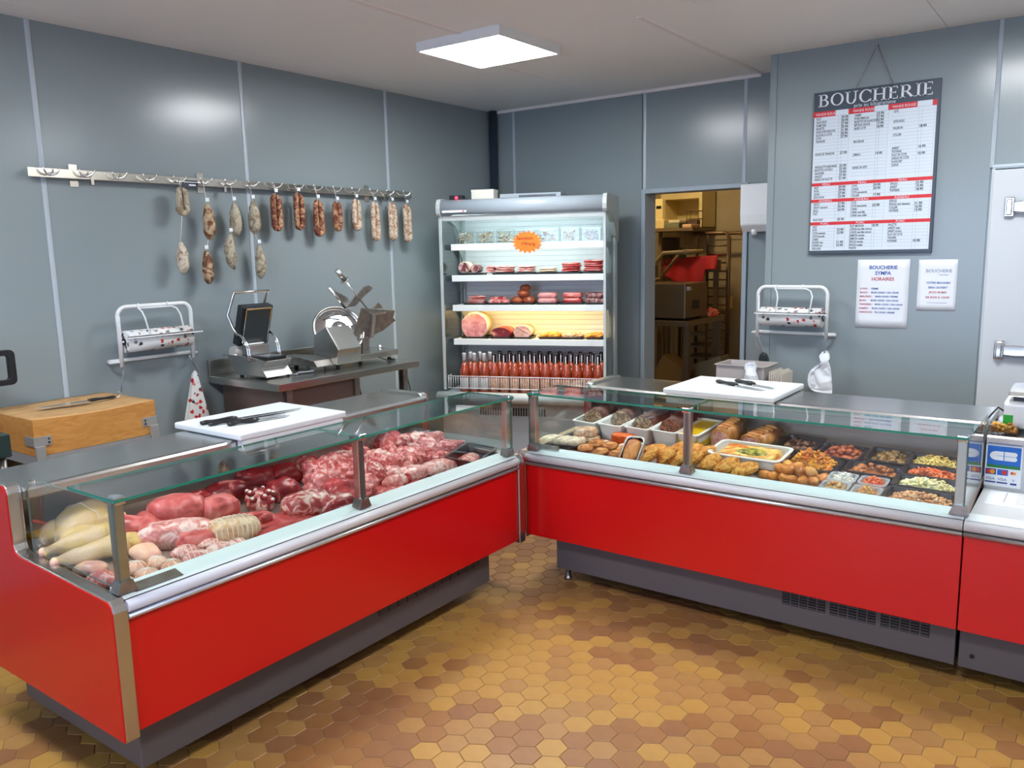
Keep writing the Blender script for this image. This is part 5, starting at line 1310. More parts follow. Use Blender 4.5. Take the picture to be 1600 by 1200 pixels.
g = MB()
for k in range(30): g.box(.15 + k * .0095, .156 + k * .0095, -.0015, 0, .012, .028)
g.build('grille', M_DARK, tt)

# top shelf: clear packs of dried slices
M_BAG = glass('pack_film', (.93, .95, .95), .08, 1.5)
mDRY = [meat('dried_slice_a', (170, 128, 92), (222, 206, 176), 40, .4, .58, rough=.6), meat('dried_slice_b', (206, 190, 166), (232, 226, 212), 40, .4, .58, rough=.6)]
r = random.Random(21)
PX = [.075, .235, .395, .555, .735, .895, 1.055]
for i, u in enumerate(PX):
    w = .148
    tt = thing('snack_pack', 'clear pack of dried slices on the top shelf, %s from the left' % ORD[i], 'pack', mat=onf(u, .185, 1.758), group='clear packs on the top shelf')
    b = MB(); b.box(.004, w - .004, .006, .05, .001, .10); b.box(0, w, .024, .030, .0, .112); b.build('film', M_BAG, tt, bevel=.006)
    s = MB()
    for k in range(60):
        c = Vector((r.uniform(.025, w - .025), r.uniform(.014, .042), r.uniform(.012, .082))); a = r.uniform(0, 6.3); d = Vector((math.cos(a), .3 * math.sin(a), r.uniform(-.7, .7))) * r.uniform(.008, .02)
        s.tube([c - d, c + Vector((0, 0, .004)), c + d], [.003, .0045, .003], 5, r.randrange(2))
    s.build('slices', mDRY, tt, kind='stuff')
# orange star price card
tt = thing('price_star', 'orange star shaped price card with handwriting on the top shelf', 'price card', mat=onf(.655, .145, 1.765) @ RX(.06))
s = MB(); N_ = 36
s.prism([((.120 if k % 2 == 0 else .094) * math.cos(2 * PI * k / N_) * 1.0, (.088 if k % 2 == 0 else .066) * math.sin(2 * PI * k / N_)) for k in range(N_)], 0, .0012, 'y')
s.build('card', mat('fluorescent_orange', (255, 122, 26), .5), tt)
M_PEN = mat('pen_brown', (150, 62, 20), .6)
write('Saucisson', .034, T(-.078, -.0008, .018) @ RX(PI / 2), M_PEN, tt, 'handwriting', 'LEFT', .0003, .0009, .95)
write("17'90 le kg", .032, T(-.05, -.0008, -.024) @ RX(PI / 2), M_PEN, tt, 'handwriting', 'LEFT', .0003, .0009, .8)

def tray_on(u, z, label, w=.185, v=.185, l=.16):
    return MB().tray(w, l, .018, .003, .012, .006, .012).build('black_tray', M_BLACK, label=label, cat='tray', mat=onf(u, v + l / 2, z), group='black trays in the refrigerator')
mHAM = meat('ham_pink', (206, 128, 124), (226, 168, 160), 14, .42, .62, dark=(186, 96, 92), rough=.4, bump=.2)
mHAMR = meat('ham_rind', (222, 196, 160), (232, 214, 186), 8, .4, .6, rough=.4, bump=.1)
mBAC = meat('bacon', (176, 74, 70), (230, 186, 176), 22, .42, .56, rough=.35, stretch=(.4, .4, 4))
mBACR = meat('bacon_red', (180, 44, 46), (224, 150, 140), 22, .46, .6, rough=.35, stretch=(.4, .4, 4))
mSMO = meat('smoked_sausage', (142, 70, 42), (176, 96, 62), 14, .4, .65, rough=.35)
mCOPP = meat('cured_dark', (104, 48, 52), (196, 160, 152), 20, .48, .6, rough=.4)
# second shelf
z = SHZ[1]
tt = thing('cured_ham', 'rolled dark cured meat with marbled cut face, left end of the second shelf', 'cured meat', mat=onf(.135, .20, z + .0205))
for (dx, rr_, ln) in ((0, .046, .15), (.085, .033, .12)):
    b = MB(); b.tube([(dx, 0, rr_ + .0), (dx, ln, rr_)], rr_, 20); b.xf(S3(1, 1, .92)); b.build('roll', mHAMR if dx == 0 else mCOPP, tt)
    b = MB(); b.tube([(dx, -.002, rr_), (dx, .002, rr_)], rr_ * .92, 20); b.xf(S3(1, 1, .92)); b.build('cut_face', mCOPP, tt)
tray_on(.185, z, 'black tray under the cured roll on the second shelf', .21)
for i, (u, w, n, m, lb) in enumerate(((.335, .09, 3, mHAM, 'folded pink ham slices'), (.445, .17, 3, mBAC, 'long pink bacon slab'), (.615, .155, 3, mBAC, 'pale bacon slab'), (.785, .155, 2, mHAMR, 'golden rinded bacon slab'), (.965, .165, 4, mBACR, 'layered red bacon'), (1.135, .165, 5, mBACR, 'tall stack of red bacon'))):
    if i: tray_on(u, z, 'black tray under the %s on the second shelf' % lb, w + .015)
    tt = thing('bacon', '%s on the second shelf, %s of the bacon row' % (lb, ORD[i]), 'bacon', mat=onf(u, .262, z + .0205) @ S3(1.06, 1.05, 1.15))
    for k in range(n):
        b = lump(w / 2 - .006 - .004 * (k % 2), .066, .0085, 400 + i * 10 + k, .10, 2, 3, flat=.8, box=.6); b.xf(T(.003 * (k % 3), 0, k * .0145)); b.build('slab', m, tt)
# third shelf
z = SHZ[2]
for i, (u, lb) in enumerate(((.205, 'marbled meat slices'), (.402, 'small pink sausages'), (.592, 'smoked chicken pieces'), (.785, 'twin pale sausages'), (.980, 'red sausages'), (1.150, 'dark red sausages'))):
    tray_on(u, z, 'black tray under the %s on the third shelf' % lb, .18 if i < 5 else .14)
    M = onf(u, .265, z + .0035) @ S3(1.12, 1.1, 1.4)
    tt = thing('sausage_portion' if i not in (0, 2) else 'smoked_meat', '%s in a black tray on the third shelf' % lb, 'charcuterie', mat=M)
    if i == 0:
        for k in range(4): b = lump(.066, .05, .009, 450 + k, .1, 2, 3, flat=.8); b.xf(T(.004 * k, 0, .011 * k)); b.build('slice', mBAC, tt)
    elif i == 1:
        for k in range(9): b = lump(.026, .017, .015, 460 + k, .1, 1.5, 3, flat=.9); b.xf(T(-.055 + .027 * (k % 5), -.02 + .035 * (k // 5), .014 * (k // 5)) @ RZ(k)); b.build('sausage', mBACR if k % 2 else mHAM, tt)
    elif i == 2:
        for k, (dx, zz, s) in enumerate(((-.045, 0, 1), (.04, 0, 1.05), (.0, .038, 1.0), (.012, .072, .85))): b = lump(.045 * s, .045 * s, .024 * s, 470 + k, .1, 1.5, 3, flat=.8); b.xf(T(dx, 0, zz)); b.build('piece', mSMO, tt)
    else:
        for k in range(4): b = MB(); b.tube([(-.066, 0, 0), (-.05, 0, 0), (0, 0, 0), (.05, 0, 0), (.066, 0, 0)], [.006, .016, .0165, .016, .006], 12); b.xf(T(0, -.035 + .036 * (k % 2) + .0, .0185 + .029 * (k // 2))); b.build('sausage', [mHAM, mSMO, mCOPP][i - 3] if i == 3 else ([mHAM, mBACR, mCOPP][i - 3]), tt)
# fourth shelf: hams under the warm tube
z = SHZ[3]
def ham(u, rad, w, label, face, rind, hh=1.0, v=.20, line=False):
    tray_on(u, z, 'black tray under the %s' % label, 2 * rad + .025, .185, .19)
    tt = thing('ham', label + ' on the fourth shelf', 'ham', mat=onf(u, v, z + .0035))
    pr = [(rad * math.cos(a) * (1 + .03 * math.sin(3 * a)), rad * hh * (.92 + max(math.sin(a), -.92))) for a in [2 * PI * k / 36 for k in range(36)]]
    MB().prism(pr, .003, .15, 'y', smooth=True).build('rind', rind, tt)
    MB().prism([(p[0] * .97, rad * hh * .92 + (p[1] - rad * hh * .92) * .97) for p in pr], -.001, .0035, 'y').build('cut_face', face, tt)
    if line: MB().tube([(-rad * .7, -.0015, rad * 1.35), (0, -.0015, rad * .95), (rad * .75, -.0015, rad * .55)], .002, 5).build('seam', mCOPP, tt)
ham(.205, .104, .2, 'large round cooked ham with swirled pink face', mHAM, mHAMR)
ham(.418, .080, .16, 'dark red cured ham half with fat seam', meat('jambon_cru', (126, 36, 40), (206, 140, 120), 9, .52, .66, rough=.35), meat('jambon_rind', (140, 52, 46), (186, 96, 80), 9, .45, .65), .56)
ham(.588, .068, .13, 'small round roast with pale pink face', meat('roast_face', (206, 156, 140), (226, 188, 170), 12), mHAMR, .78, line=True)
for i, (u, lb) in enumerate(((.800, 'orange breaded slices'), (.975, 'pale breaded slices'), (1.150, 'golden breaded slices'))):
    tray_on(u, z, 'black tray under the %s on the fourth shelf' % lb, .175 if i < 2 else .145)
    tt = thing('breaded_slices', '%s in a black tray on the fourth shelf' % lb, 'charcuterie', mat=onf(u, .262, z + .0035) @ S3(1.15, 1.1, 1.5))
    for k in range(5):
        b = lump(.040, .045, .012, 500 + i * 9 + k, .2, 1.8, 3, flat=.8); b.xf(T(-.035 + .018 * k * (1 if i < 2 else .75), 0, .004 + .006 * (k % 2)) @ RY(-.15)); b.build('slice', [mBREAD, mTERR, mBREAD][i], tt)
# bottles
M_ROSE = mat('rose_wine', (146, 46, 28), .05, spec=.7, coat=.5, var=(166, 74, 40), vscale=14); M_NECK = glass('bottle_neck', (.86, .72, .62), .03, 1.5)
M_LABW = mat('bottle_label_white', (212, 210, 208), .6, var=(196, 194, 194), vscale=90); M_LABC = mat('bottle_label_cream', (226, 188, 154), .6, var=(190, 126, 96), vscale=70)
M_CAPW = mat('capsule_white', (206, 208, 210), .4); M_CAPB = mat('capsule_black', (26, 26, 30), .35)
def bottle(white):
    tt = thing('wine_bottle', 'x', 'bottle')
    MB().lathe([(.034, 0), (.0375, .006), (.0375, .150), (.034, .175), (.024, .205), (.0165, .232)], 18).build('wine_body', M_ROSE, tt)
    MB().lathe([(.0166, .232), (.0150, .250), (.0140, .262)], 14).build('neck', M_NECK, tt)
    MB().lathe([(.0152, .240 if not white else .228), (.0148, .296), (.0155, .298), (.0155, .303), (.012, .305)], 14).build('capsule', M_CAPW if white else M_CAPB, tt)
    b = MB(); n = 14
    for zz in (.030, .118):
        for k in range(n + 1): a = -PI / 2 - 1.25 + 2.5 * k / n; b.v.append((.0381 * math.cos(a), .0381 * math.sin(a), zz))
    for k in range(n): b.f.append((k, k + 1, n + 2 + k, n + 1 + k)); b.m.append(0); b.sm.append(True)
    b.build('label', M_LABW if white else M_LABC, tt)
    if not white:
        MB().box(-.0035, .0035, -.0158, -.0150, .225, .292).build('collar_strip', M_INKW, tt)
    return tt
protos = {True: None, False: None}
for row, (v, u0, n) in enumerate(((.082, .155, 14), (.165, .178, 13), (.250, .150, 14))):
    for k in range(n):
        u = u0 + k * .0803; wh = k < 3
        lab = 'rose wine bottle with %s capsule, %s row, %s from the left' % ('white' if wh else 'black', ['front', 'middle', 'rear'][row], ORD[k])
        if protos[wh] is None: protos[wh] = bottle(wh); o = protos[wh]
        else: o = copy_tree(protos[wh])
        o.matrix_world = onf(u, v, .628, .1 * math.sin(k * 2.3)); o['label'] = lab; o['group'] = 'rose wine bottles'
# ------------------------------------------------------------------ price board and notices on the cold room wall
BX0, BX1, BZ0, BZ1 = -1.594, -.883, 1.641, 2.628
BW, BH = BX1 - BX0, BZ1 - BZ0
yb = YC - .022
M_BOARD = mat('board_slate', (58, 70, 82), .4)
t = thing('price_board', 'tall butcher price board titled BOUCHERIE hanging on a chain', 'price board', (BX0, yb, BZ1))
MB().box(0, BW, 0, .018, -BH, 0).build('panel', M_BOARD, t, bevel=.003)
def R(fx0, fx1, fz0, fz1, m, nm, th=.001): return MB().box(fx0 * BW, fx1 * BW, -th, 0, -fz1 * BH, -fz0 * BH).build(nm, m, t)
M_BWH = mat('board_white', (206, 218, 226), .45); M_BRED = mat('board_red', (206, 34, 40), .45); M_BINK = mat('board_ink', (58, 64, 72), .6); M_BLINE = mat('board_line', (150, 160, 170), .6)
R(.008, .975, .150, .977, M_BWH, 'white_field')
for a, b in ((.0, .185), (.295, .500), (.612, .830), (.945, .978)): R(a, b, .117, .149, M_BRED, 'red_band', .0014)
for a, b in ((.187, .293), (.502, .610), (.832, .943)): R(a, b, .117, .149, M_BWH, 'white_band', .0014)
for z0 in (.553, .655, .797): R(.008, .978, z0, z0 + .020, M_BRED, 'red_band', .0014)
ln = MB(); RP = .0195
def rows(z0, n):
    for k in range(1, n):
        z = -(z0 + RP * k) * BH
        for a, b in ((.02, .30), (.33, .61), (.64, .965)): ln.box(a * BW, b * BW, -.0013, -.001, z - .0005, z + .0005)
rows(.152, 20); rows(.574, 4); rows(.676, 6); rows(.818, 8)
for x in (.215, .245, .305, .525, .545, .615, .845, .870, .962): ln.box(x * BW - .0005, x * BW + .0005, -.0013, -.001, -.975 * BH, -.152 * BH)
ln.build('ruled_lines', M_BLINE, t)
def tx(s, fx, fz, size, m=M_BINK, align='LEFT', sx=1.0, nm='lettering', bold=.0): write(s, size, T(fx * BW, -.0016, -fz * BH) @ RX(PI / 2), m, t, nm, align, .0003, bold, sx)
for fx, s in ((.02, 'VIANDE ROUGE'), (.33, 'VIANDE ROUGE'), (.64, 'VIANDE ROUGE')): tx(s, fx, .141, .021, M_BWH, nm='band_lettering', sx=.85)
for z0, s in ((.553, 'VEAU'), (.655, 'AGNEAU'), (.797, 'PORC')):
    for fx in (.13, .43, .75): tx(s, fx, z0 + .0165, .020, M_BWH, 'CENTER', nm='band_lettering')
C1 = {0: ('FILET', "39.90"), 1: ('FAUX FILET', "30.90"), 2: ('RUMSTEAK', "27.90"), 3: ('BAVETTE', "29.90"), 4: ("NOIX D'ENTRECOTE", "31.90"), 5: ('ALOYAU A COTE', "30.90"), 6: ('COTE', "27.90"), 7: ('TRANCHE', None), 11: ('ROND DE TRANCHE', "27.90"), 15: ('AIGUILLETTE BARONNE', "23.90"), 16: ('BAVETTE A PATEAU', "23.90"), 17: ('ARAIGNEE', "19.90"), 18: ('ONGLET', "27.90"), 19: ('DESSUS DE PALETTE', "21.90")}
C2 = {0: ('HAMPE', "23.90"), 1: ('POIRE MERLAN', "27.90"), 2: ('BAVETTE DE FLANCHET', "20.90"), 3: ('BIFTECK HACHE', "17.90"), 4: ('BASSE COTE', "18.90"), 8: ('MACREUSE', None), 12: ('JUMEAU', "14.90"), 16: ('ROND DE GITE', None)}
C3 = {0: ('GITE', None), 3: ('GITE-NOIX', None), 5: ('PALERON', "18.90"), 7: ('COLLIER', None), 11: ('JARRET', "16.90"), 12: ('POITRINE', None), 13: ('PLAT DE COTE', "10.90"), 14: ('DESSUS DE COTE', None), 15: ('FLANCHET', None), 16: ('QUEUE', None)}
V1 = {0: ('FILET', "30.90"), 1: ('NOIX', "29.90"), 2: ('QUASI', "27.90"), 3: ('SOUS NOIX', "25.90")}
V2 = {0: ('COTE', "29.90"), 1: ('LONGE', "20.90"), 2: ('COTE decouverte', None), 3: ('COLLIER', "17.90")}
V3 = {0: ('EPAULE', "23.90"), 1: ('JARRET', "19.90"), 2: ('POITRINE', "18.90")}
A1 = {0: ('GIGOT', "27.90"), 1: ('GIGOT raccourci', "29.90"), 2: ('SELLE', "24.90"), 3: ('FILET', None), 5: ('FAUX FILET', "25.90")}
A2 = {0: ('COTE', None), 1: ('COTE decouverte', "23.90"), 2: ('CARRE', None), 3: ('CARRE cote filet', None), 4: ('CARRE cote collier', None)}
A3 = {0: ('EPAULE', None), 1: ('EPAULE semi desossee', "21.90"), 2: ('COLLIER', "16.90"), 3: ('POITRINE', "13.90")}
P1 = {0: ('FILET', None), 1: ('ROTI', "15.90"), 2: ('COTE premiere', "12.90"), 3: ('COTE seconde', None), 4: ('CARRE', None), 5: ('ECHINE cote', "11.90"), 6: ('ECHINE roti', "10.90"), 7: ('GRILLADE', None)}
P2 = {0: ('FILET MIGNON', "18.90"), 1: ('LONGE avec filet mignon', None), 2: ('LONGE sans filet mignon', None), 3: ('JAMBON tranche', None), 4: ('JAMBON rouelle', None), 5: ('EPAULE tranche', None), 6: ('EPAULE rouelle', None), 7: ('POINTE', None)}
P3 = {0: ('PALETTE', None), 1: ('JARRET avant', None), 2: ('JARRET arriere', None), 3: ('PLAT DE COTE', None), 4: ('TRAVERS', None), 5: ('POITRINE', "10.90")}
for z0, cols in ((.152, (C1, C2, C3)), (.574, (V1, V2, V3)), (.676, (A1, A2, A3)), (.818, (P1, P2, P3))):
    for d, (nx, px) in zip(cols, ((.028, .235), (.345, .520), (.655, .850))):
        for k, (s, p) in d.items():
            tx(s, nx, z0 + RP * (k + .82), .0185, sx=.66, bold=.0004)
            if p: tx(p, px, z0 + RP * (k + .82), .0200, sx=.95, bold=.0006, nm='price_lettering')
tx('prix au kilogramme', .50, .112, .030, mat('board_soft_white', (196, 206, 212), .5), 'CENTER', nm='subtitle')
# the title in serifed capitals
M_TIT = mat('title_white', (218, 224, 226), .5)
ti = MB(); TH = .072; zb_ = -.088 * BH
def bar(x0, x1, z0, z1): ti.box(x0, x1, -.0018, -.0004, zb_ + z0, zb_ + z1)
def serif(x, z, w=.022): bar(x - w / 2, x + w / 2, z, z + .0042)
def bowl(cx, cz, rx, rz, a0, a1, t0=.0045, t1=.012, n=18):
    for k in range(n):
        q0 = math.radians(a0 + (a1 - a0) * k / n); q1 = math.radians(a0 + (a1 - a0) * (k + 1) / n); pts = []
        for q in (q0, q1):
            w = t0 + (t1 - t0) * abs(math.cos(q)); pts.append(((cx + rx * math.cos(q), cz + rz * math.sin(q)), (cx + (rx - w) * math.cos(q), cz + (rz - w * .8) * math.sin(q))))
        ti.prism([(p[0], zb_ + p[1]) for p in (pts[0][0], pts[1][0], pts[1][1], pts[0][1])], -.0018, -.0004, 'y')
def stem(x, w=.012, z0=0, z1=TH): bar(x, x + w, z0, z1)
def L_B(x): stem(x + .006); serif(x + .008, 0, .020); serif(x + .008, TH - .0042, .020); bar(x + .01, x + .030, TH - .0045, TH); bar(x + .01, x + .030, TH * .52, TH * .52 + .0045); bar(x + .01, x + .032, 0, .0045); bowl(x + .028, TH * .77, .022, TH * .23, -90, 90); bowl(x + .030, TH * .28, .026, TH * .28, -90, 90); return .063
def L_O(x): bowl(x + .036, TH / 2, .036, TH / 2 + .001, 0, 360, n=30); return .078
def L_U(x): stem(x + .006, .012, .024, TH); serif(x + .012, TH - .0042, .030); stem(x + .052, .007, .024, TH); serif(x + .056, TH - .0042, .026); bowl(x + .0325, .026, .0265, .027, 180, 360); return .072
def L_C(x): bowl(x + .036, TH / 2, .036, TH / 2 + .001, 45, 315, n=26); bar(x + .060, x + .064, TH * .68, TH * .95); bar(x + .060, x + .064, TH * .05, TH * .26); return .070
def L_H(x):
    for q in (.006, .052): stem(x + q); serif(x + q + .006, 0, .028); serif(x + q + .006, TH - .0042, .028)
    bar(x + .015, x + .055, TH * .48, TH * .48 + .005); return .078
def L_E(x): stem(x + .006); serif(x + .010, 0, .024); serif(x + .010, TH - .0042, .024); bar(x + .01, x + .048, 0, .0045); bar(x + .01, x + .046, TH - .0045, TH); bar(x + .01, x + .038, TH * .48, TH * .48 + .0045); bar(x + .045, x + .049, 0, .016); bar(x + .043, x + .047, TH - .014, TH); bar(x + .036, x + .039, TH * .40, TH * .62); return .058
def L_R(x):
    stem(x + .006); serif(x + .012, 0, .028); serif(x + .008, TH - .0042, .020); bar(x + .01, x + .030, TH - .0045, TH); bar(x + .01, x + .032, TH * .46, TH * .46 + .0045); bowl(x + .028, TH * .73, .024, TH * .27, -90, 90)
    ti.prism([(x + .026, zb_ + TH * .47), (x + .040, zb_ + TH * .47), (x + .070, zb_), (x + .054, zb_)], -.0018, -.0004, 'y'); serif(x + .066, 0, .018); return .074
def L_I(x): stem(x + .008); serif(x + .014, 0, .028); serif(x + .014, TH - .0042, .028); return .033
x = .034
for f in (L_B, L_O, L_U, L_C, L_H, L_E, L_R, L_I, L_E): x += f(x) + .0035
sc = (BW - .060) / (x - .034)
ti.xf(T(.03, 0, 0) @ S3(sc, 1, 1) @ T(-.034, 0, 0))
ti.build('title_lettering', M_TIT, t, label='white serif capitals reading BOUCHERIE')
# chain and nail
ch = MB()
nl = Vector((-1.238 - BX0, -.002, 2.86 - BZ1))
for ex in (.245, .455):
    e = Vector((ex * BW / .711, -.0, -.004)); n = 22
    for k in range(n):
        p = nl.lerp(e, (k + .5) / n); dv = (e - nl).normalized(); s_ = Vector((0, 1, 0)) if k % 2 else dv.cross(Vector((0, 1, 0)))
        ch.tube([p + dv * .0075 * math.cos(q) + s_ * .0035 * math.sin(q) for q in [2 * PI * i / 8 for i in range(8)]], .0011, 4, closed=True)
ch.build('chain', M_STEELD, t, label='thin link chain')
MB().cyl((nl.x, .022, nl.z), (nl.x, -.012, nl.z), .004, n=8).build('nail', M_STEELD, t)

def sheet(name, label, x0, x1, z0, z1, cat='notice'):
    tt = thing(name, label, cat, (x0, YC - .0005, z1))
    W_, H_ = x1 - x0, z1 - z0; m = MB(); n = 8
    for j in range(n + 1):
        for i in range(n + 1):
            u, v = i / n, j / n; m.v.append((u * W_, -.0015 - .006 * max(0, v - .8) * (1 + .6 * math.sin(u * 5)), -v * H_))
    for j in range(n):
        for i in range(n): a = j * (n + 1) + i; m.f.append((a, a + 1, a + n + 2, a + n + 1)); m.m.append(0); m.sm.append(True)
    o = m.build('sheet', M_PAPER, tt)
    so = o.modifiers.new('thickness', 'SOLIDIFY'); so.thickness = .0006
    return tt, W_, H_
M_TB = mat('ink_blue', (60, 96, 166), .6); M_TR = mat('ink_red', (186, 84, 100), .6); M_TG = mat('ink_grey_blue', (112, 130, 156), .6)
tt, W_, H_ = sheet('opening_hours_notice', 'large white opening hours sheet reading BOUCHERIE SYMPA HORAIRES', -1.296, -.998, 1.185, 1.604)
def tw(s, x, z, size, m, align='LEFT', nm='lettering', bold=0.0): write(s, size, T(x, -.0032, -z) @ RX(PI / 2), m, tt, nm, align, .0003, bold)
tw('BOUCHERIE', W_ / 2, .058, .030, M_TB, 'CENTER', bold=.0008); tw('SYMPA', W_ / 2, .093, .030, M_TB, 'CENTER', bold=.0008); tw('HORAIRES', W_ / 2, .128, .028, M_TR, 'CENTER', 'red_lettering', bold=.0006)
for k, (d, h) in enumerate((('LUNDI :', 'FERME'), ('MARDI :', '8H30-12H30 / 15H-19H30'), ('MERCREDI :', '8H30-12H30 / FERME'), ('JEUDI :', '8H30-12H30 / 15H-19H30'), ('VENDREDI :', '8H30-12H30 / 15H-19H30'), ('SAMEDI :', '8H30-12H30 / 15H-19H30'), ('DIMANCHE :', '9H-12H30 / FERME'))):
    z = .182 + .0243 * k; wd = .0085 * len(d)
    tw(d, .020, z, .0145, M_TR, nm='red_lettering', bold=.0003); tw(h, .026 + wd, z, .0145, M_TB, bold=.0003)
tt, W_, H_ = sheet('holiday_notice', 'smaller white notice with red opening time beside the hours sheet', -.950, -.742, 1.300, 1.601)
tw('BOUCHERIE', W_ * .53, .075, .026, M_TG, 'CENTER', 'logo_lettering'); tw('charcuterie', W_ * .66, .092, .011, M_TG, 'CENTER', 'logo_lettering')
tw('VOTRE MAGASIN', W_ * .53, .142, .0165, M_TB, 'CENTER', bold=.0003); tw('SERA OUVERT', W_ * .53, .170, .0165, M_TB, 'CENTER', bold=.0003)
tw('JEUDI 08 MAI', W_ * .53, .198, .0165, M_TR, 'CENTER', 'red_lettering', bold=.0003); tw('DE 8H30 A 12H30', W_ * .53, .228, .0165, M_TR, 'CENTER', 'red_lettering', bold=.0003)
MB().box(W_ * .27, W_ * .78, -.0036, -.0030, -.2555, -.2535).build('rule', M_TG, tt)

# hooks and bags under the right paper holder
def S(u, d, z): return (-1.885 + u, YC - d, 1.108 + z)
for (dx, lb) in ((-.006, 'steel hook at the left foot of the right paper holder'), (.024, 'second steel hook at the left foot of the right paper holder')):
    MB().tube([S(dx, .10, .02), S(dx - .012, .11, .0), S(dx - .004, .115, -.02), S(dx + .012, .115, -.06), S(dx + .034, .115, -.10), S(dx + .036, .115, -.115), S(dx + .026, .115, -.118)], .0032, 7).build('wire_hook', M_STEELD, label=lb, cat='hook')
MB().tube([S(.452, .10, .0), S(.455, .11, -.03), S(.438, .112, -.075), S(.442, .112, -.09)], .0032, 7).build('wire_hook', M_STEELD, label='steel hook holding the white paper bags', cat='hook')
tt = thing('black_pad', 'black oval handle hanging between the white bags', 'handle', (-1.835, YC - .115, .905))
b = MB(); b.prism([(.034 * math.cos(2 * PI * k / 20), .045 + .058 * math.sin(2 * PI * k / 20)) for k in range(20)], 0, .016, 'y'); b.build('pad', mat('black_green', (26, 34, 34), .5), tt, bevel=.005)
def rag(name, label, x, y, z, pts, seed, n=3):
    tt = thing(name, label, 'paper bags', (x, y, z))
    for k in range(n):
        m = MB(); P_ = [(p[0] + .004 * k, p[1] - .006 * k) for p in pts]; G = 12; H = 14
        for j in range(H + 1):
            f = j / H; i0 = f * (len(P_) / 2 - 1); a = int(min(i0, len(P_) / 2 - 2)); q = i0 - a; h2 = len(P_) // 2
            l = (P_[a][0] * (1 - q) + P_[a + 1][0] * q, P_[a][1] * (1 - q) + P_[a + 1][1] * q); r_ = (P_[-1 - a][0] * (1 - q) + P_[-2 - a][0] * q, P_[-1 - a][1] * (1 - q) + P_[-2 - a][1] * q)
            for i in range(G + 1):
                u = i / G; xx = l[0] * (1 - u) + r_[0] * u; zz = l[1] * (1 - u) + r_[1] * u
                m.v.append((xx, -.012 * k + .022 * noise.noise((xx * 26 + seed, zz * 14, k * 3)) , zz))
        for j in range(H):
            for i in range(G): a = j * (G + 1) + i; m.f.append((a, a + 1, a + G + 2, a + G + 1)); m.m.append(0); m.sm.append(False)
        o = m.build('paper_bag', M_PAPER, tt); s_ = o.modifiers.new('thickness', 'SOLIDIFY'); s_.thickness = .0012
rag('white_bags', 'crumpled white paper bags hanging from the right hook', -1.45, YC - .10, 0, [(-.012, 1.03), (-.030, 1.0), (-.012, .97), (-.075, .91), (-.10, .87), (-.085, .80), (-.02, .775), (.055, .775), (.055, .84), (.045, .93), (.02, .98), (.035, 1.005), (.028, 1.03), (.01, 1.04)], 3)
rag('white_bags', 'crumpled white paper bags hanging before the steel bin', -1.795, 4.99, 0, [(-.02, .985), (-.045, .97), (-.03, .94), (-.045, .86), (-.055, .74), (.075, .74), (.055, .86), (.03, .94), (.035, .97), (.015, .99)], 8)
# stainless bin of wrapping sheets behind the counter
tt = thing('steel_bin', 'open stainless bin behind the delicatessen counter', 'bin', (-1.88, 5.14, 0), 0)
b = MB(); b.tray(.34, .27, .22, .004, .012, .012, .012); b.xf(T(0, 0, .735)); b.build('bin', mat('bin_steel', (206, 200, 198), .35, metal=.35), tt)
MB().box(-.15, .15, -.12, .12, .71, .735).build('stand_top', M_STEELD, tt)
for a in (-.13, .13):
    for c in (-.10, .10): MB().box(a - .012, a + .012, c - .012, c + .012, 0, .712).build('stand_leg', M_STEELD, tt)
tt = thing('paper_stack', 'upright stack of pale paper sheets beside the steel bin', 'paper', (-1.66, 5.14, 0))
for k in range(7): b = MB(); b.box(-.035 + .012 * k, -.027 + .012 * k, -.11, .11 - .004 * (k % 3), .735, .925 - .006 * (k % 4)); b.build('sheet', mat('pale_paper', (206, 198, 186), .6), tt)
MB().box(-.06, .07, -.12, .12, .71, .735).box(-.05, -.03, -.10, -.08, 0, .71).box(.04, .06, -.10, -.08, 0, .71).box(-.05, -.03, .08, .10, 0, .71).box(.04, .06, .08, .10, 0, .71).build('stand', M_STEELD, tt)
# ------------------------------------------------------------------ dim back room seen through the doorway
M_BR = mat('back_room_wall', (176, 160, 124), .7, var=(166, 150, 114), vscale=3); M_BRC = mat('back_room_ceiling', (190, 176, 140), .8)
struct('wall_back_room', MB().box(-4.75, -1.9, 8.85, 8.95, 0, 2.9).box(-4.75, -4.65, YB + .16, 8.85, 0, 2.9).box(-2.0, -1.9, YB + .16, 8.85, 0, 2.9), M_BR)
struct('ceiling_back_room', MB().box(-4.75, -1.9, YB + .16, 8.95, 2.9, 2.98), M_BRC)
struct('trim_90', MB().box(-4.64, -2.01, 8.835, 8.85, 1.78, 1.80), M_BR)
t = thing('ceiling_light', 'warm dim bulb lamp on the back room ceiling', 'ceiling lamp', (-3.55, 7.15, 2.9), group='back room lamp')
MB().lathe([(.06, -.03), (.05, -.004), (.02, 0)], 18).build('base', M_WHITE, t)
MB().ell((0, 0, -.085), (.055, .055, .06), 16, 10).build('bulb', mat('bulb_warm', (255, 230, 180), .5, emit=(255, 228, 178), estr=90), t, label='warm glowing bulb')

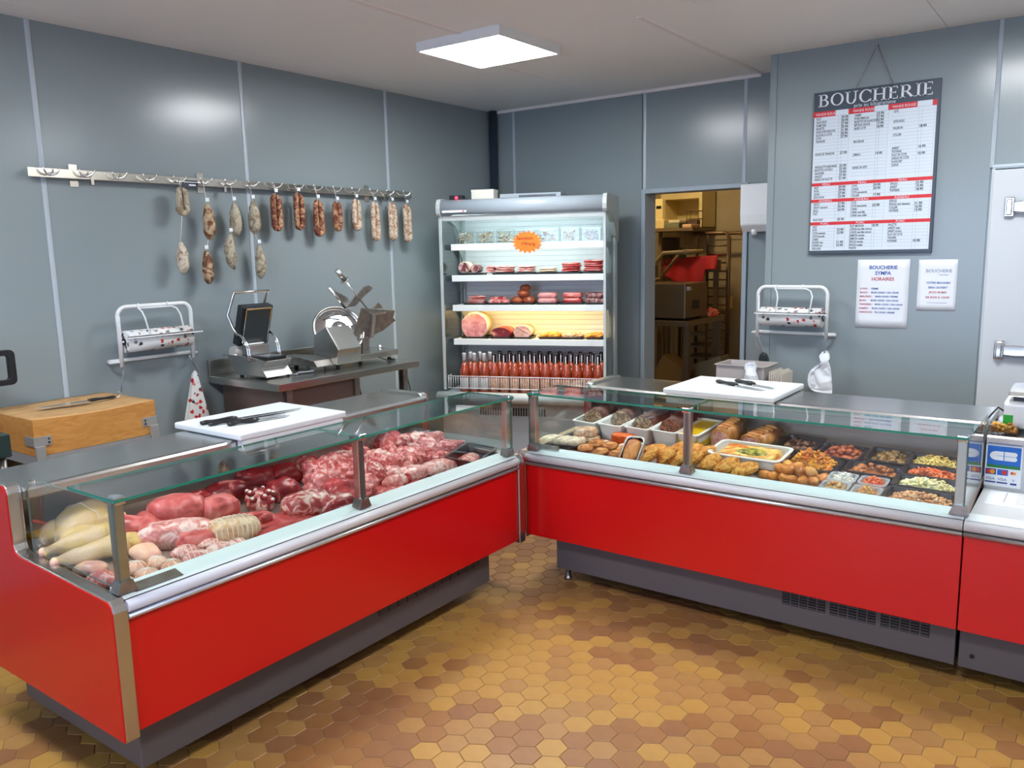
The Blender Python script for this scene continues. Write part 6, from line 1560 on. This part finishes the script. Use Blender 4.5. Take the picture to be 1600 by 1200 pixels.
M_BST = mat('back_room_steel', (128, 110, 90), .4, metal=.7)
t = thing('back_table', 'steel work table in the back room carrying the vacuum packer', 'table', (0, 0, 0))
MB().box(-4.1, -3.06, 6.86, 7.72, .995, 1.045).build('tabletop', M_BST, t, bevel=.004)
for x in (-4.02, -3.115):
    for y in (6.90, 7.62): MB().box(x, x + .05, y, y + .05, 0, .996).build('leg', M_BST, t)
t = thing('vacuum_packer', 'brown grey vacuum packing machine with raised lid in the back room', 'machine', (0, 0, 0))
MB().box(-3.72, -3.11, 6.92, 7.42, 1.062, 1.378).build('body', M_BST, t, bevel=.008)
MB().box(-3.109, -3.105, 7.08, 7.22, 1.14, 1.22).build('display', M_BLACK, t); MB().box(-3.109, -3.100, 6.99, 7.03, 1.315, 1.35).build('latch', M_CHROME, t)
for x in (-3.65, -3.18):
    for y in (6.98, 7.36): MB().cyl((x, y, 1.045), (x, y, 1.063), .02, n=10).build('foot', M_RUBBER, t)
lf = MB(); P4 = [(-3.58, 6.98, 1.40), (-3.36, 6.98, 1.655), (-3.14, 6.98, 1.665)]
for y in (6.98, 7.36): lf.tube([(p[0], y, p[2]) for p in P4], .016, 6)
lf.tube([(-3.14, 6.98, 1.665), (-3.14, 7.36, 1.665)], .016, 6).tube([(-3.36, 6.98, 1.655), (-3.36, 7.36, 1.655)], .016, 6).tube([(-3.58, 6.98, 1.40), (-3.58, 7.36, 1.40)], .018, 6)
lf.build('lid_frame', mat('lid_frame_cream', (176, 152, 104), .5), t)
MB().prism([(-3.58, 1.395), (-3.36, 1.65), (-3.355, 1.645), (-3.575, 1.39)], 6.99, 7.35, 'y').build('lid_window', M_TUBP, t)
MB().box(-3.68, -3.58, 7.1, 7.3, 1.378, 1.42).build('hinge', M_BST, t)
t = thing('red_bag', 'crumpled red and yellow bag on the back room table', 'bag', (-3.10, 7.52, 1.0455))
lump(.06, .09, .045, 601, .35, 2, 4, flat=.5, ridge=.3).build('bag', meat('bag_red', (206, 44, 50), (226, 140, 90), 14, .5, .6), t)
# trolley rack
t = thing('trolley_rack', 'tall tube rack trolley behind the red cloth in the back room', 'trolley', (0, 0, 0))
M_RK = mat('rack_tube', (108, 84, 58), .4, metal=.6)
for y in (8.10, 8.52):
    MB().tube([(-3.70, y, 0), (-3.70, y, 1.78), (-3.66, y, 1.84), (-3.21, y, 1.84), (-3.17, y, 1.79), (-3.17, y, 0)], .018, 8).build('side_frame', M_RK, t)
for x in (-3.40, -3.185):
    MB().tube([(x, 8.10, 0), (x, 8.10, 1.82)], .014, 8).build('upright', M_RK, t)
for k in range(18): MB().tube([(-3.40, 8.10, .25 + k * .086), (-3.185, 8.10, .25 + k * .086)], .008, 6).build('rung', M_RK, t)
for k in range(5): MB().box(-3.68, -3.42, 8.11, 8.5, .30 + k * .12, .312 + k * .12).build('tray', M_STEELD, t)
# red cloth over a rail
t = thing('red_cloth', 'red cloth draped over the machine in the back room', 'cloth', (0, 0, 0))
c = MB(); n, m = 26, 10
for j in range(m + 1):
    for i in range(n + 1):
        u, v = i / n, j / m; x = -3.86 + .64 * u
        drop = (.13 + .15 * math.sin(min(1, u * 1.25) * PI * .72)) * (1 if u < .78 else .55)
        z = 1.585 + .03 * u - drop * v; c.v.append((x, 7.93 - .03 * v - .018 * math.sin(u * 22) * v, z))
for j in range(m):
    for i in range(n): a = j * (n + 1) + i; c.f.append((a, a + 1, a + n + 2, a + n + 1)); c.m.append(0); c.sm.append(True)
o = c.build('front_fall', mat('cloth_red', (168, 18, 26), .7), t); s_ = o.modifiers.new('thickness', 'SOLIDIFY'); s_.thickness = .006
MB().prism([(-3.86, 1.575), (-3.22, 1.612), (-3.22, 1.622), (-3.86, 1.588)], 7.93, 8.06, 'y').build('top_fall', mat('cloth_red', (168, 18, 26), .7), t)
MB().box(-3.84, -3.24, 7.96, 8.07, 1.45, 1.572).build('covered_box', M_BST, t); 
for x in (-3.82, -3.29): MB().box(x, x + .04, 7.99, 8.04, 0, 1.45).build('stand_leg', M_BST, t)
MB().box(-3.71, -3.60, 7.95, 8.02, 1.588, 1.622).build('green_cloth', mat('cloth_green', (30, 110, 70), .7), label='folded green cloth on the red cloth', cat='cloth', mat=T(0, 0, .004))
# shelf and its load
M_SHB = mat('shelf_brown', (128, 106, 76), .5); M_CREAM = mat('cupboard_cream', (222, 204, 150), .5)
t = thing('back_shelf', 'brown shelf on brackets at the left of the back room', 'shelf', (0, 0, 0))
MB().prism([(-4.64, 7.70), (-3.52, 7.70), (-3.42, 7.76), (-3.40, 7.86), (-3.44, 8.15), (-4.64, 8.15)], 1.865, 1.895, 'z').build('plank', M_SHB, t)
for x in (-3.80,): MB().box(x, x + .03, 7.78, 7.82, 0, 1.865).build('post', M_SHB, t)
MB().prism([(7.82, 1.865), (8.10, 1.865), (7.82, 1.70)], -3.58, -3.545, 'x').build('bracket', M_SHB, t)
t = thing('wall_cupboard', 'open cream cupboard above the shelf in the back room', 'cupboard', (0, 0, 0))
w = MB(); w.box(-4.10, -3.62, 8.45, 8.84, 2.22, 2.30).box(-3.655, -3.62, 8.45, 8.84, 1.9, 2.22).box(-4.10, -4.07, 8.45, 8.84, 1.9, 2.22).box(-4.10, -3.62, 8.82, 8.84, 1.9, 2.3).box(-4.10, -3.62, 8.45, 8.84, 1.895, 1.915)
w.build('carcass', M_CREAM, t)
tt = thing('shelf_scale', 'cream upright device with dark screen on the back room shelf', 'device', (-3.83, 7.86, 1.896))
MB().box(-.045, .045, -.03, .06, 0, .30).build('column', M_CREAM, tt, bevel=.012); MB().box(-.02, .035, -.033, -.03, .20, .23).build('screen', M_BLACK, tt); MB().box(-.06, .08, -.06, .08, 0, .09).build('base', M_CREAM, tt, bevel=.006)
for i, (x, w_, h_, cc, lb) in enumerate(((-4.02, .17, .035, (84, 92, 128), 'blue papers stack at the left of the back shelf'), (-4.0, .15, .06, (196, 188, 160), 'pale paper bundle on the blue papers'), (-3.66, .15, .05, (110, 116, 92), 'grey green binder lying on the back shelf'), (-3.64, .12, .03, (206, 196, 170), 'cream notebook on the binder'), (-3.50, .10, .035, (206, 168, 140), 'pinkish cloth bundle at the shelf end'))):
    base = 1.896 + (.036 if i == 1 else .051 if i == 3 else 0)
    MB().box(x - w_ / 2, x + w_ / 2, 7.80, 8.02, base, base + h_).build('paper_pile', mat('pile_%d' % i, cc, .7), label=lb, cat='papers', bevel=.006)
tt = thing('wire_basket', 'small wire basket standing at the right end of the shelf', 'basket', (-3.52, 8.02, 1.896))
b = MB()
for z in (0.003, .09, .17): b.tube([(-.06, -.05, z), (.07, -.05, z), (.07, .05, z), (-.06, .05, z)], .004, 5, closed=True)
for x_, y_ in ((-.06, -.05), (.07, -.05), (.07, .05), (-.06, .05)): b.tube([(x_, y_, 0), (x_, y_, .17)], .004, 5)
b.build('wire', M_RK, tt); MB().box(-.05, .05, -.04, .04, .004, .08).build('content', mat('content_brown', (70, 48, 40), .6), tt)
tt = thing('brown_drum', 'dark brown lidded drum under the back room shelf', 'drum', (-3.88, 8.25, 0))
MB().lathe([(.13, 1.52), (.135, 1.54), (.125, 1.76), (.135, 1.77), (.135, 1.80), (.12, 1.81)], 24).build('drum', mat('drum_brown', (88, 66, 52), .5), tt); MB().box(-.15, .15, -.13, .13, 1.49, 1.521).box(-.14, -.11, -.1, -.07, 0, 1.49).box(.11, .14, -.1, -.07, 0, 1.49).box(-.14, -.11, .07, .1, 0, 1.49).box(.11, .14, .07, .1, 0, 1.49).build('stand', M_SHB, tt)
# crates and cartons below
tt = thing('cream_crate', 'cream crate with red lining on the back room trolley', 'crate', (-3.43, 8.28, 1.06))
b = MB(); b.tray(.42, .24, .12, .012, .01, .012, .01); b.build('crate', mat('crate_cream', (206, 172, 104), .5), tt); MB().box(-.19, .19, -.10, .10, .0125, .095).build('lining', mat('crate_red', (190, 60, 44), .6), tt)
for i, (x, y, z, sx, sy, sz, a, cc, lb) in enumerate(((-3.32, 7.12, .36, .28, .22, .30, .5, (150, 112, 62), 'tilted brown carton leaning under the table'), (-2.98, 7.28, .55, .30, .2, .22, -.35, (118, 108, 86), 'grey brown carton leaning on the brown carton'))):
    b = MB(); b.box(-sx / 2, sx / 2, -sy / 2, sy / 2, -sz / 2, sz / 2); b.xf(RY(a)); mz = min(v[2] for v in b.v)
    b.build('carton', mat('carton_%d' % i, cc, .7), label=lb, cat='carton', mat=T(x, y, (0 if i == 0 else .30) - mz + (.31 if i == 0 else .10)))
MB().box(-3.60, -2.95, 6.70, 7.25, 0, .30).build('floor_crate', mat('floor_crate', (84, 78, 60), .6), label='low dark crate on the back room floor', cat='crate', bevel=.01)
food('green_bag', lump(.19, .10, .07, 640, .2, 1.6, 4, flat=.5), mat('bag_green', (118, 122, 30), .5), 'olive green bag lying on the low crate', T(-3.20, 6.80, .4 - .1), 'bag')
food('dark_bag', lump(.12, .12, .16, 641, .2, 1.6, 4, flat=.5), mat('bag_maroon', (76, 30, 34), .5), 'dark maroon bag standing under the table', T(-2.86, 7.35, 0), 'bag')
flush_texts()
